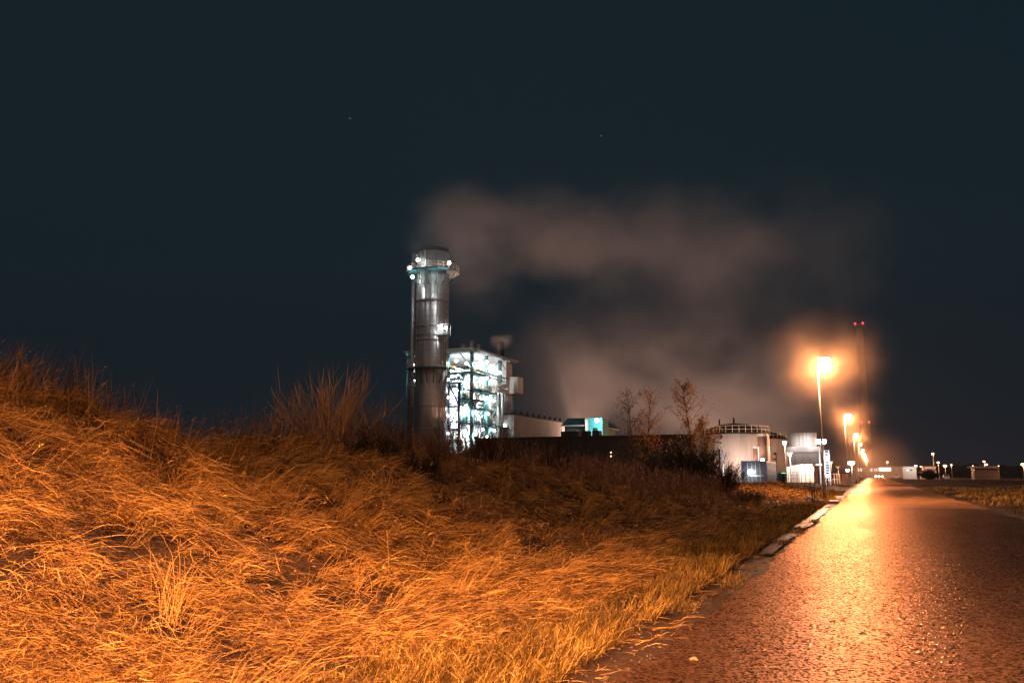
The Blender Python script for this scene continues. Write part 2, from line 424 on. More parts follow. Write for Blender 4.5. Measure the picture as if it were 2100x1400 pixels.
# leaning tufts of longer straw
def tufts(n, x0, x1, y0, y1, per=46, lo=.35, hi=.85):
    x, y = scatter(n, x0, x1, y0, y1); n = len(x)
    taz = WIND + RNG.normal(0, .5, n); tl = RNG.uniform(lo, hi, n); te = RNG.uniform(.7, 1.25, n); tb = RNG.uniform(.8, 1.35, n)
    i = np.repeat(np.arange(n), per); m = len(i)
    bx = x[i] + RNG.normal(0, .06, m); by = y[i] + RNG.normal(0, .06, m); r = np.hypot(bx, by)
    B.add(bx, by, np.zeros(m), tl[i] * RNG.uniform(.55, 1.1, m), np.maximum(.0038, r * .00045), taz[i] + RNG.normal(0, .38, m), te[i] + RNG.normal(0, .16, m), te[i] - RNG.uniform(.5, 1.3, m),
          STRAW[None] * (tb[i] * RNG.uniform(.6, 1.3, m))[:, None], segs=3, curl=RNG.normal(0, .4, m))
tufts(170, -9.5, -3.8, 4, 15); tufts(260, -14, -4.2, 12, 40); tufts(90, -14, -8, 5, 13, 60, .6, 1.1); tufts(46, -9, -4.6, 5, 14, 16, .8, 1.25); tufts(160, -13, -7.5, 10, 26, 60, .4, .8)
# verge: upright finer grass by the road
def verge(n, x0, x1, y0, y1, dens0, seed, lo=.1, hi=.34, thr=.4):
    x, y = scatter(n, x0, x1, y0, y1); r = np.hypot(x, y)
    rho = n / ((x1 - x0) * (y1 - y0))
    pt = sstep(thr, thr + .14, fbm(x, y, 1.5, seed))
    k = RNG.random(len(x)) < dens0 * np.minimum(1, (8 / r) ** 1.1) * pt / rho
    x, y, r = x[k], y[k], r[k]; n = len(x)
    az = WIND - 1.2 + RNG.normal(0, 1.1, n)
    B.add(x, y, np.zeros(n), RNG.uniform(lo, hi, n), np.maximum(.003, r * .0005) * RNG.uniform(.7, 1.4, n), az,
          RNG.uniform(1.0, 1.5, n), RNG.uniform(-.1, 1.1, n), straw(x, y, n, .8, 1.3) * np.array([.95, 1.1, 1.0]), segs=3)
verge(190000, -3.9, -2.3, 4, 44, 3600, 101, .12, .34, .3)
verge(60000, -2.5, -1.8, 4, 34, 1500, 103, .05, .16, .56)
# dead leaves lying in the sward
n = 8000; x, y = scatter(n, -10, -2.5, 3.5, 20); n = len(x); k = fbm(x, y, 1.6, 171) > .5; x, y = x[k], y[k]; n = len(x)
B.add(x, y, RNG.uniform(.01, .12, n), RNG.uniform(.02, .06, n), RNG.uniform(.012, .028, n), RNG.uniform(0, 6.28, n), RNG.uniform(-.2, .9, n), RNG.uniform(-.9, .2, n), np.array([.30, .15, .06])[None] * RNG.uniform(.3, 1.5, n)[:, None], segs=3, curl=RNG.normal(0, 1, n))
verge(60000, -3.6, -2.35, 44, 82, 3000, 107, .08, .22, .3)
verge(160000, 5.1, 34, 24, 110, 1500, 105, .1, .34, .5)
# laid straws over the muddy shoulder
n = 5200; x, y = scatter(n, -2.6, -1.55, 4.5, 30); n = len(x); k = RNG.random(n) < sstep(-1.5, -2.3, x) * (.2 + sstep(.4, .6, fbm(x, y, .7, 181))); x, y = x[k], y[k]; n = len(x)
B.add(x, y, np.full(n, .025), RNG.uniform(.06, .34, n), RNG.uniform(.003, .007, n), math.radians(70) + RNG.normal(0, .9, n), RNG.uniform(-.05, .25, n), np.full(n, -.1), straw(x, y, n, .5, 1.2), segs=3, curl=RNG.normal(0, 1.2, n))
# tall seeding stalks
def stalks(n, x0, x1, y0, y1, lo, hi, lean=.35, tone=1., head=True, up=(1.0, 1.45), thr=0.):
    x, y = scatter(n, x0, x1, y0, y1)
    k = fbm(x, y, 1.7, 131) > thr; x, y = x[k], y[k]; n = len(x); r = np.hypot(x, y)
    L = RNG.uniform(lo, hi, n); az = WIND + RNG.normal(0, .8, n)
    w = np.maximum(.0045, r * .00052)
    c = straw(x, y, n, .7, 1.2) * tone
    tip = B.add(x, y, np.zeros(n), L, w, az, RNG.uniform(*up, n), RNG.uniform(lean - .4, 1.2, n), c, segs=4, tw=RNG.uniform(-.4, .4, n))
    if head:
        for j in range(7):
            f = RNG.uniform(0, .13, n)[:, None]
            d = np.stack([np.cos(az) * .6, np.sin(az) * .6, np.full(n, .75)], -1)
            q = tip - d * f
            B.add(q[:, 0], q[:, 1], q[:, 2], RNG.uniform(.03, .075, n), np.maximum(.005, r * .0006), az + RNG.normal(0, .8, n), RNG.uniform(.2, 1.2, n), RNG.uniform(-.3, .6, n), c * 1.1, follow=False, segs=3)
stalks(260, -9, -4.2, 4, 16, .5, 1.0, tone=1.15)
stalks(2600, -17, -9.6, 4, 15, .5, 1.0, .75, .62, False)
stalks(900, -16, -9.6, 4, 15, .55, 1.05, .55, .7)
stalks(5200, -12.5, -8.2, 3, 11, .5, 1.15, .55, .8, False, (.95, 1.4), .42)
stalks(1400, -15, -9., 14, 30, .4, .85, .6, .6, False)
stalks(420, -14, -5, 14, 34, .5, .95)
tag(B.build('dry_grass', M['grass']), 'dry straw coloured grass matted over the bank and road verge', 'grass', kind='stuff')

# tall dark weeds along the crest in front of the plant
B = Blades()
def weeds(n, x0, x1, y0, y1, lo, hi, tone):
    x, y = scatter(n, x0, x1, y0, y1)
    k = RNG.random(len(x)) < sstep(.3, .55, fbm(x, y, 2.5, 201)); x, y = x[k], y[k]; n = len(x); r = np.hypot(x, y)
    L = RNG.uniform(lo, hi, n) * (.75 + .5 * fbm(x, y, 3., 207)); az = RNG.uniform(0, 6.28, n)
    w = np.maximum(.006, r * .00055)
    c = np.array([.16, .085, .045])[None] * (RNG.uniform(.5, 1.3, n) * tone)[:, None]
    a0 = RNG.uniform(1.2, 1.55, n)
    B.add(x, y, np.zeros(n), L, w, az, a0, RNG.uniform(.9, 1.5, n), c, segs=3, tw=RNG.uniform(-.3, .3, n))
    for j in range(5):
        f = RNG.uniform(.45, .97, n); hh = gh(x, y) + L * f * .96
        B.add(x + np.cos(az) * L * f * .12, y + np.sin(az) * L * f * .12, hh, L * RNG.uniform(.08, .24, n), w * .9, RNG.uniform(0, 6.28, n), RNG.uniform(.6, 1.2, n), RNG.uniform(.7, 1.4, n), c, follow=False, segs=3)
weeds(2600, -16, -8, 15, 26, .5, 1.1, 1.5)
weeds(5200, -18, -7, 25, 47, .7, 1.35, 1.6)
weeds(2600, -30, -12, 40, 60, .8, 1.5, 1.2)
weeds(1200, -9, -5.5, 30, 44, .3, .8, 1.)
tag(B.build('tall_weeds', M['grass']), 'tall brown dead weeds standing along the crest of the bank', 'weeds', kind='stuff')

# ------------------------------------------------------------------ shrubs and saplings
def shrub(px, py, hgt, spread, ntw, tint, label, cat='shrub', name='shrub', leaves=0, droop=.0, lean=(0, 0), group=None):
    z = float(gh(np.array([px]), np.array([py]))[0])
    root = thing(name, (px, py, z), label, cat, group)
    b = Blades(); r = math.hypot(px, py)
    # main limbs
    nl = max(14, ntw // 14); az = RNG.uniform(0, 2 * PI, nl)
    st = RNG.uniform(0, .25, nl) * spread
    tipx = []
    for k in range(3):
        pass
    L0 = hgt * RNG.uniform(.55, .95, nl); a0 = RNG.uniform(.75, 1.5, nl)
    tip = b.add(px + st * np.cos(az), py + st * np.sin(az), np.full(nl, z - .05), L0, np.full(nl, max(.014, r * .0009)), az, a0 - .25, np.minimum(a0 + .25 - droop, 1.57), np.tile(np.array(tint) * .8, (nl, 1)), follow=False, segs=4, tw=np.zeros(nl))
    # twigs from along the limbs, mostly reaching up
    i = RNG.integers(0, nl, ntw); f = RNG.uniform(.15, 1, ntw)
    bx = px + st[i] * np.cos(az[i]); by = py + st[i] * np.sin(az[i])
    qx = bx + (tip[i, 0] - bx) * f; qy = by + (tip[i, 1] - by) * f; qz = z + (tip[i, 2] - z) * f ** .9
    ta = az[i] + RNG.normal(0, .9, ntw)
    L1 = hgt * RNG.uniform(.15, .42, ntw) * (1.25 - .5 * f)
    c = np.array(tint)[None] * RNG.uniform(.5, 1.4, ntw)[:, None]
    t2 = b.add(qx, qy, qz, L1, np.full(ntw, max(.006, r * (.0008 if name == 'broom_shrub' else .00042))) * RNG.uniform(.7, 1.3, ntw), ta, RNG.uniform(.5, 1.3, ntw) - droop, RNG.uniform(.9, 1.57, ntw) - 1.2 * droop, c, follow=False, segs=3)
    b.build('branches', M['grass'], root)
    if leaves:
        bl = Blades(); i = RNG.integers(0, ntw, leaves); f = RNG.uniform(.2, 1, leaves)
        X = qx[i] + (t2[i, 0] - qx[i]) * f; Y = qy[i] + (t2[i, 1] - qy[i]) * f; Z = qz[i] + (t2[i, 2] - qz[i]) * f
        cc = np.array(tint)[None] * RNG.uniform(.5, 1.7, leaves)[:, None]
        bl.add(X, Y, Z, RNG.uniform(.5, 1.2, leaves) * max(.05, r * .0016), np.full(leaves, max(.02, r * .0009)), RNG.uniform(0, 6.28, leaves), RNG.uniform(-.5, 1.2, leaves), RNG.uniform(-.9, .5, leaves), cc, follow=False, segs=3)
        bl.build('foliage', M['leaf'], root)
    return root
P = at_x(672, 850, -11.2); shrub(P.x, P.y, 2.35, .75, 700, (.42, .26, .12), 'tallest upright broom shrub with spiky top on the crest left of the chimney', 'shrub', 'broom_shrub')
P = at_x(600, 860, -11.5); shrub(P.x, P.y, 1.45, .4, 200, (.26, .17, .08), 'small thin broom shrub left of the tallest spiky shrub', 'shrub', 'broom_shrub')
P = at_x(735, 860, -11.3); shrub(P.x, P.y, 1.75, .9, 480, (.2, .13, .06), 'dim broad broom shrub just right of the tallest spiky shrub', 'shrub', 'broom_shrub')
P = at_x(800, 890, -12); shrub(P.x, P.y, 1.5, .8, 900, (.09, .055, .028), 'dark twiggy shrub directly left of the chimney foot', 'shrub', 'bramble_bush')
P = at_x(855, 925, -9.6); shrub(P.x, P.y, 1.0, .9, 1100, (.03, .024, .016), 'dark bramble bush in front of the chimney foot', 'bush', 'bramble_bush', 1200, .25)
P = at_x(770, 915, -9.9); shrub(P.x, P.y, .95, .9, 1100, (.028, .022, .016), 'near black bramble bush below the broom shrubs', 'bush', 'bramble_bush', 1200, .25)
P = at_x(965, 925, -10.4); shrub(P.x, P.y, 1.9, .7, 800, (.10, .045, .022), 'reddish bare bush rising before the floodlit boiler house', 'bush', 'bare_bush')
P = at_x(905, 930, -10.2); shrub(P.x, P.y, 1.2, .6, 420, (.11, .055, .025), 'thin bare bush before the bright lower chimney', 'bush', 'bare_bush')
P = at_x(1025, 960, -9.8); shrub(P.x, P.y, 1.3, .8, 900, (.045, .03, .02), 'low dark bush below the boiler house right end', 'bush', 'bramble_bush', 500, .2)
P = at_x(1130, 985, -9.6); shrub(P.x, P.y, 1.5, 1., 900, (.04, .028, .018), 'low dark bush in front of the long dark shed', 'bush', 'bramble_bush', 500, .2)
P = at_y(1420, 1010, 46); shrub(P.x, P.y, 2.7, 1.6, 3000, (.04, .035, .02), 'big dense dark bush at the end of the bank below the tallest sapling', 'bush', 'dense_bush', 3200, .1)
P = at_y(1480, 1012, 47); shrub(P.x, P.y, 2.1, 1.2, 2200, (.045, .035, .02), 'rounded dark bush in front of the storage tank foot', 'bush', 'dense_bush', 2200, .1)
P = at_y(1540, 1050, 40); shrub(P.x, P.y, 1.1, .8, 700, (.10, .065, .03), 'low leafy weed bush beside the end of the bank', 'bush', 'weed_bush', 900, .1)
P = at_y(1350, 1005, 43); shrub(P.x, P.y, 2.0, 1.2, 1500, (.05, .035, .02), 'dark shrub between the saplings at the foot of the shed', 'bush', 'dense_bush', 900, .1)
P = at_d(1668, 1030, 50); shrub(P.x, P.y, 1.9, .25, 60, (.05, .035, .025), 'leafless thin sapling by the nearest visible street lamp', 'sapling', 'bare_sapling')

def sapling(px, py, hgt, wid, nleaf, tint, label, seed, lift=.25):
    r_ = random.Random(seed); z = float(gh(np.array([px]), np.array([py]))[0]) - .05
    root = thing('birch_sapling', (px, py, z), label, 'tree', 'saplings behind the bank')
    tr = MB(); pts = []
    ph = r_.random() * 6
    prev = Vector((px, py, z))
    for k in range(1, 11):
        t = k / 10
        p = Vector((px + .05 * hgt * math.sin(t * 3 + ph) * t, py + .04 * hgt * math.cos(t * 2.3 + ph) * t, z + hgt * t))
        tr.tube(prev, p, .045 * (1 - .9 * (k - 1) / 10) * hgt / 5, .045 * (1 - .9 * t) * hgt / 5 + .004, 7, False); prev = p
        pts.append(p)
    tr.build('trunk', M['bark'], root, True)
    br = MB(); tips = []
    for k in range(60):
        t = r_.uniform(lift, .97); p = pts[0].lerp(pts[0], 0); i = min(9, int(t * 10)); p = pts[max(0, i - 1)].lerp(pts[i], t * 10 - i if i else 0)
        az = r_.random() * 6.28; ln = wid * (1.1 - .85 * t) * r_.uniform(.6, 1.15); up = r_.uniform(.5, 1.0)
        a = p
        for s in range(3):
            d = Vector((math.cos(az) * math.cos(up), math.sin(az) * math.cos(up), math.sin(up)))
            b = a + d * ln / 3; br.tube(a, b, .012 * (1.1 - s * .3), .012 * (.8 - s * .3) + .003, 4, False)
            if r_.random() < .8:
                az2 = az + r_.uniform(-1.2, 1.2); e = b + Vector((math.cos(az2) * .8, math.sin(az2) * .8, r_.uniform(.2, .8))) * ln * .3
                br.tube(b, e, .006, .004, 4, False); tips.append((b, e))
            tips.append((a, b)); a = b; az += r_.uniform(-.35, .35); up += .08
    br.build('limbs', M['twig'], root)
    bl = Blades(); n = int(nleaf * 2.3)
    # leaves hang in loose clusters
    nc = max(20, n // 9); cen = []
    for _ in range(nc):
        a, b = r_.choice(tips); cen.append(a.lerp(b, r_.uniform(.3, 1.1)))
    cen = np.array([tuple(c) for c in cen])[RNG.integers(0, nc, n)] + RNG.normal(0, .11, (n, 3))
    c = np.array(tint)[None] * RNG.uniform(.45, 1.4, n)[:, None]
    bl.add(cen[:, 0], cen[:, 1], cen[:, 2], RNG.uniform(.06, .115, n), RNG.uniform(.045, .075, n), RNG.uniform(0, 6.28, n), RNG.uniform(-.8, .8, n), RNG.uniform(-1.2, .3, n), c, follow=False, segs=3)
    bl.build('crown', M['leaf'], root)
    return root
P = at_y(1298, 970, 50); sapling(P.x, P.y, 6.1, 2.4, 330, (.12, .075, .04), 'dark thinly leaved birch sapling, leftmost of the saplings', 3, .3)
P = at_y(1335, 970, 49); sapling(P.x, P.y, 5.8, 1.8, 480, (.55, .31, .09), 'slim birch sapling with orange leaves beside the dark one', 5, .25)
P = at_y(1418, 985, 48); sapling(P.x, P.y, 6.4, 2.5, 820, (.52, .3, .085), 'tallest birch sapling with thick orange leaves above the dark bush', 8, .25)
P = at_y(1452, 985, 47); sapling(P.x, P.y, 4.1, 1.4, 260, (.6, .34, .09), 'short bright orange leaved sapling beside the storage tank', 13, .45)

# ------------------------------------------------------------------ street lamps along the road
LX, LY0, LSTEP = -2.86, 1.3, 56.4
def street_lamp(x, y, label, zb=0.):
    r = thing('street_lamp', (x, y, zb), label, 'street lamp', 'street lamps along the road')
    b = MB(); b.lathe((x, y, zb), [(.105, -.1), (.105, 1.1), (.075, 1.25), (.06, 5.), (.038, 8.85)], 12); b.build('pole', M['galv'], r, True)
    b = MB(); b.box(x - .045, x + .045, y - .112, y - .1, zb + .45, zb + .85); b.build('service_door', M['steel'], r)
    b = MB(); b.path([(x, y, zb + 8.8), (x + .02, y, zb + 8.95), (x + .22, y, zb + 9.03)], .03, 8); b.build('arm', M['galv'], r)
    b = MB(); b.lathe((x + .48, y, zb + 8.98), [(.02, .16), (.14, .14), (.25, .07), (.28, 0), (.27, -.02)], 16)
    hd = b.build('lamp_head', M['galv'], r, True)
    b = MB(); b.lathe((x + .48, y, zb + 8.94), [(.22, .02), (.29, -.1), (.3, -.22), (.24, -.36), (.12, -.44), (.005, -.46)], 16, False)
    lens = b.build('lens', M['sodium'], hd, True)
    return r
ord_ = ['nearest the camera beside the road', 'closest in view with the large orange halo', 'second in view along the road', 'third in view along the road',
        'fourth in view along the road', 'fifth in view along the road', 'sixth in view along the road', 'seventh in view along the road', 'eighth in view along the road', 'farthest at the end of the row']
LAMP_W = 9500
for i in range(10):
    y = LY0 + LSTEP * i
    street_lamp(LX, y, 'slim grey sodium street lamp, ' + ord_[i], float(height(LX, y)))
    if i == 0:
        light((LX + .48, y, 8.28), 3500, SODIUM, .16); sp = spot((LX + .48, y, 8.25), (-2.7, y + 4.2, 0), 22500, SODIUM, 85, .16); sp.data.spot_blend = 1.
    else:
        light((LX + .48, y, 8.28), 10500, SODIUM, .16)
# ------------------------------------------------------------------ power plant: chimney
CORN = at_y(968, 713, 152)          # near corner of the boiler house roof
RZ_ = CORN.z
CH = at_y(883, 905, 146.5); cx, cy = CH.x, CH.y
pz = lambda v, u=883: at_y(u, v, 146.5).z
ctop = pz(514)
R0 = 3.08
chim = thing('chimney', (cx, cy, 0.5), 'tall silver steel chimney with a floodlit ring platform near its top', 'chimney')
b = MB(); prof = [(R0, 0), (R0, ctop - 1.2), (R0 - .35, ctop - 1.2), (R0 - .35, ctop - .7)]
b.lathe((cx, cy, .5), [(R0 + .1, 0), (R0 + .1, 17.5), (R0, 17.8), (R0, ctop - .6)], 48, True); sh = b.build('shaft', M['stack'], chim, True)
try:
    for p_ in sh.data.polygons: p_.use_smooth = len(p_.vertices) == 4
except Exception: pass
b = MB()
for v in (620, 672, 690, 700, 835, 880):
    z = pz(v); b.lathe((cx, cy, z), [(R0 + .03, -.12), (R0 + .13, -.1), (R0 + .13, .1), (R0 + .03, .12)], 48, False)
b.build_each('stiffener_ring', M['steel'], chim, True)
b = MB(); z = 2.
while z < ctop - 3: b.lathe((cx, cy, z), [(R0 + .1 if z < 17.6 else R0, -.025), (R0 + .12 if z < 17.6 else R0 + .02, 0), (R0 + .1 if z < 17.6 else R0, .025)], 48, False); z += 1.15
b.build('cladding_seams', M['steel'], chim, True)
b = MB()
for k in range(16):
    a = 2 * PI * k / 16; b.box(cx + (R0 + .06) * math.cos(a) - .05, cx + (R0 + .06) * math.cos(a) + .05, cy + (R0 + .06) * math.sin(a) - .05, cy + (R0 + .06) * math.sin(a) + .05, 17.9, ctop - .8)
b.build('vertical_seams', M['stack'], chim)
b = MB(); b.lathe((cx, cy, ctop), [(R0 + .02, -.7), (R0 + .02, .05), (R0 - .15, .05), (R0 - .15, -3)], 48, False); b.build('top_rim', M['dark'], chim, True)
px_ = cx - 4.4
b = MB(); b.tube((px_, cy, .5), (px_, cy, ctop - .3), .42, .42, 16); b.build('riser_pipe', M['stack'], chim, True)
b = MB()
for v in (522, 552, 610, 660, 724, 790, 836):
    z = pz(v); b.box(px_, cx - R0 + .15, cy - .12, cy + .12, z - .12, z + .12)
b.build_each('pipe_bracket', M['navy'], chim)
def ring_platform(z, ri, ro, n, parent, posts=True, a0=0, a1=2 * PI, lampsat=()):
    def pt(r, i, zz): t = a0 + (a1 - a0) * i / n; return (cx + r * math.cos(t), cy + r * math.sin(t), zz)
    b = MB()
    for i in range(n):
        q = [pt(ri, i, z), pt(ro, i, z), pt(ro, i + 1, z), pt(ri, i + 1, z)]
        q2 = [(p[0], p[1], p[2] - .25) for p in q]
        b.add(q + q2, [(0, 1, 2, 3), (7, 6, 5, 4), (1, 5, 6, 2), (0, 3, 7, 4)])
    deck = b.build('platform', M['teal'], parent)
    b = MB()
    for i in range(n + 1):
        b.tube(pt(ro - .1, i, z), pt(ro - .1, i, z + 1.15), .05, .05, 5)
        if i < n:
            for h in (.55, 1.12): b.tube(pt(ro - .1, i, z + h), pt(ro - .1, i + 1, z + h), .045, .045, 5)
            m1 = pt(ro - .1, i + .5, z); b.tube(m1, pt(ro - .1, i + .5, z + 1.12), .04, .04, 5)
    rl = b.build('railing', M['rail'], deck)
    b = MB()
    for i in range(n):
        b.tube(pt(ro - .3, i, z - .25), pt(ri - .1, i, z - 3.0), .09, .09, 6)
    b.build_each('brace', M['teal'], parent)
    return deck
pt_z = pz(560)
ring_platform(pt_z, R0 + .02, 5.25, 14, chim)
mid_z = pz(757)
ring_platform(mid_z, R0 + .12, 4.9, 9, chim, a0=PI * .98, a1=PI * 2.05)
# ladder with hoops and the lit landing, on the chimney's right flank
lx, ly = cx + 3.62 * math.cos(-.35), cy + 3.62 * math.sin(-.35)
b = MB()
for s in (-.25, .25): b.tube((lx + s * .35, ly + s, mid_z), (lx + s * .35, ly + s, pt_z), .045, .045, 5)
z = mid_z
while z < pt_z: b.tube((lx - .09, ly - .25, z), (lx + .09, ly + .25, z), .03, .03, 4); z += .6
z = mid_z + 2.5
while z < pt_z - .5:
    ar = [(lx + .1 + .75 * math.sin(k * PI / 6), ly + .45 * -math.cos(k * PI / 6), z) for k in range(7)]
    b.path(ar, .05, 4); z += 1.3
b.build('caged_ladder', M['brown'], chim)
lz = pz(690, 910)
b = MB(); b.box(lx - 1.1, lx + 1.0, ly - .9, ly + .6, lz - .15, lz); lnd = b.build('landing', M['teal'], chim)
b = MB()
for ax, ay in ((-1.05, -.85), (-.1, -.85), (.95, -.85), (.95, .55)):
    b.tube((lx + ax, ly + ay, lz), (lx + ax, ly + ay, lz + 2.1), .06, .06, 5)
for h in (.5, 1.1, 2.05): b.path([(lx - 1.05, ly - .85, lz + h), (lx + .95, ly - .85, lz + h), (lx + .95, ly + .55, lz + h)], .05, 5)
rl = b.build('railing', M['white'], lnd)
bulbs = []
def flood(p, parent, w=500, c=COOL, r=.26, bulbmat='cool', name='floodlight', aim=None):
    p = Vector(p)
    b = MB(); b.ball(p, r, 12); o = b.build(name, M[bulbmat], parent, True)
    if aim: spot(p + Vector(aim) * (r + .12), p + Vector(aim) * 5, w, c, 170, .2)
    else: light(p, w, c, r + .03)
    return o
for u, v, dx in ((857, 533, -1), (921, 539, 1), (841, 549, -1), (846, 568, -1)):
    p = at_y(u, v, cy - 4.2 if u > 845 else cy - 2.); flood(p, chim, 1100, COOL, .3)
for u, v in ((888, 562), (908, 562)):
    p = at_y(u, v, cy - 3.9); light(p, 90, COOL, .2)
for u, v in ((904, 671), (914, 672)):
    p = at_y(u, v, ly - 1.2); flood(p, chim, 240, COOL, .26)

# ------------------------------------------------------------------ boiler house (open steel structure, corner towards the camera)
X0, Y0 = CORN.x, CORN.y      # corner; building runs to -x and +y
bh = thing('boiler_house', (X0, Y0, .5), 'floodlit open steel boiler house crowded with platforms and pipes right of the chimney', 'power plant')
BW, BL = 14.0, 21.0
zf = lambda v, u=940: at_y(u, v, Y0).z
b = MB(); b.box(X0 - BW - 1, X0 + .9, Y0 - 1.2, Y0 + BL + 1.2, RZ_ - .35, RZ_); b.build('roof', M['steel'], bh)
b = MB()
for k in range(16):
    y = Y0 - .8 + k * 1.45; b.box(X0 - BW - .8, X0 + .7, y - .06, y + .06, RZ_ - .75, RZ_ - .35)
b.build_each('roof_beam', M['steel'], bh)
b = MB()
for a in (0, 5.2, 10, 14):
    for bb in (0, 7, 14, 21):
        if a in (5.2, 10) and bb in (7, 14): continue
        b.box(X0 - a - .27, X0 - a + .27, Y0 + bb - .27, Y0 + bb + .27, .5, RZ_ - .75)
b.build_each('column', M['tealdark'], bh)
b = MB()
zs = [8, 12, 15.5, 18.8, 22.2, RZ_ - .8]
for z in zs[:-1]:
    b.box(X0 - BW, X0, Y0 - .15, Y0 + .15, z - .18, z); b.box(X0 - .15, X0 + .15, Y0, Y0 + BL, z - .18, z)
for (a, c) in ((0, 5.2), (5.2, 10)):
    for z0, z1 in zip(zs[:-1], zs[1:]):
        if random.random() < .8: b.tube((X0 - a, Y0, z0), (X0 - (a + c) / 2 if random.random() < .5 else X0 - c, Y0, z1 - .1), .11, .11, 6)
for (a, c) in ((0, 7), (7, 14), (14, 21)):
    for z0, z1 in zip(zs[:-1], zs[1:]):
        if random.random() < .7:
            s = random.random() < .5; b.tube((X0, Y0 + (a if s else c), z0), (X0, Y0 + (c if s else a), z1 - .1), .1, .1, 6)
b.build_each('cross_brace', M['tealdark'], bh)
b = MB()
b.box(X0 - 12.5, X0 - 1.7, Y0 + 1.7, Y0 + 16, .5, 19.2); b.box(X0 - 12, X0 - 4.5, Y0 + 4, Y0 + 14, 19.2, 23.0)
b.build('casing', M['casing'], bh)
b = MB(); b.box(X0 - 8, X0 + .05, Y0 + 17.2, Y0 + 20.7, .5, RZ_ - .9); b.box(X0 - 3, X0 + 1.9, Y0 + 19.2, Y0 + 22.5, 19.0, 22.6); b.build('cladding', M['tank'], bh)
b = MB()
rr_ = random.Random(4)
for k in range(16):      # vertical ribs and ducts on the casing front and side
    x = X0 - 12 + k * .66; b.tube((x, Y0 + 1.55, 8), (x, Y0 + 1.55, 8 + rr_.uniform(4, 11)), .13, .13, 6)
for k in range(18):
    y = Y0 + 2.8 + k * .68; b.tube((X0 - 1.5, y, 6), (X0 - 1.5, y, 8 + rr_.uniform(2, 11)), rr_.choice((.1, .16, .24)), None, 8)
for k in range(12):
    z = rr_.uniform(8, 22); y = Y0 + rr_.uniform(.4, 2); x = X0 - rr_.uniform(1, 8)
    b.path([(x, y, z), (x - rr_.uniform(1, 4), y, z), (x - rr_.uniform(1, 4), y, z - rr_.uniform(1, 4))], .13, 8)
for k in range(14):
    z = rr_.uniform(8, 22); x = X0 - rr_.uniform(.4, 1.8); y = Y0 + rr_.uniform(1, 12)
    b.path([(x, y, z), (x, y + rr_.uniform(1, 4), z), (x, y + rr_.uniform(1, 4), z - rr_.uniform(1, 4))], .13, 8)
b.build('process_pipes', M['steel'], bh, True)
b = MB()
for u, w in ((1022, .42), (1030, .3), (1036, .22), (1041, .2), (1046, .2)):
    p = at_x(u, 860, X0 + .9); b.tube((p.x, p.y, .5), (p.x, p.y, at_x(u, 770 if u < 1025 else 800 + (u - 1030) * 1.2, X0 + .9).z), w, w, 12)
b.build_each('vertical_pipe', M['steel'], bh, True)
A = [at_x(u, v, X0 + 1.4) for u, v in ((1016, 791), (1039, 791), (1041, 793), (1041, 801), (1039, 803), (1016, 803))]
b = MB(); b.path(A, .32, 12); b.build('loop_pipe', M['white'], bh, True)
# vessels painted teal
b = MB()
for u, v, r, h, face in ((950, 818, .75, 2.6, 0), (952, 862, .75, 2.4, 0), (999, 830, .65, 2.2, 1), (1001, 802, .8, 2.2, 1), (1002, 875, .7, 2.6, 1), (918, 770, .8, 1.2, 0), (951, 770, .7, 1.5, 0), (1000, 858, .5, 1.6, 1)):
    p = at_y(u, v, Y0 + .7) if face == 0 else at_x(u, v, X0 - .6)
    b.lathe((p.x, p.y, p.z), [(.05, -h / 2), (r * .6, -h / 2 + .5), (r, -h / 2 + .9), (r, h / 2 - .3), (r * .5, h / 2)], 14)
b.build_each('vessel', M['teal'], bh, True)
b = MB()
for u, v, w, h, face in ((930, 754, .6, .8, 0), (969, 795, .6, 1.4, 1), (1006, 855, .4, .8, 1), (905, 752, .5, .6, 0)):
    p = at_y(u, v, Y0 + .1) if face == 0 else at_x(u, v, X0 + .1)
    b.box(p.x - w / 2, p.x + w / 2, p.y - w / 2, p.y + w / 2, p.z - h / 2, p.z + h / 2)
b.build_each('orange_cabinet', mat('orange_paint', (.6, .16, .06), .5), bh)
# platforms with railings: (face, u0, u1, v, depth)
def platform(face, u0, u1, v, out, inn, parent, rmat='rail', h=1.15):
    if face == 0:
        p0 = at_y(u0, v, Y0 - out); p1 = at_y(u1, v, Y0 - out); z = (p0.z + p1.z) / 2
        x0, x1, y0, y1 = p0.x, p1.x, Y0 - out, Y0 + inn
        edge = [(x0, y1, z), (x0, y0, z), (x1, y0, z), (x1, y1, z)]
    else:
        p0 = at_x(u0, v, X0 + out); p1 = at_x(u1, v, X0 + out); z = p0.z
        x0, x1, y0, y1 = X0 - inn, X0 + out, p0.y, p1.y
        edge = [(x0, y0, z), (x1, y0, z), (x1, y1, z), (x0, y1, z)]
    b = MB(); b.box(x0, x1, y0, y1, z - .22, z); d = b.build('platform', M['teal'], parent)
    b = MB()
    for a, c in zip(edge[:-1], edge[1:]):
        a = Vector(a); c = Vector(c); n = max(1, int((c - a).length / 1.1))
        for k in range(n + 1):
            q = a.lerp(c, k / n); b.tube(q, q + Vector((0, 0, h)), .05, .05, 4)
        for hh in (.4, .75, h): b.tube(a + Vector((0, 0, hh)), c + Vector((0, 0, hh)), .04, .04, 4)
    rl = b.build('railing', M[rmat], d)
    b = MB(); e1, e2 = Vector(edge[1]), Vector(edge[2]); dn = Vector((0, 1.2, -1.5)) if face == 0 else Vector((-1.2, 0, -1.5))
    n = max(2, int((e2 - e1).length / 3.5))
    for k in range(n + 1):
        q = e1.lerp(e2, k / n) + Vector((0, 0, -.2)); b.tube(q, q + dn, .08, .08, 5)
    br_ = b.build_each('bracket', M['tealdark'], d)
    return d
platform(0, 904, 966, 762, 1.2, 1.6, bh)
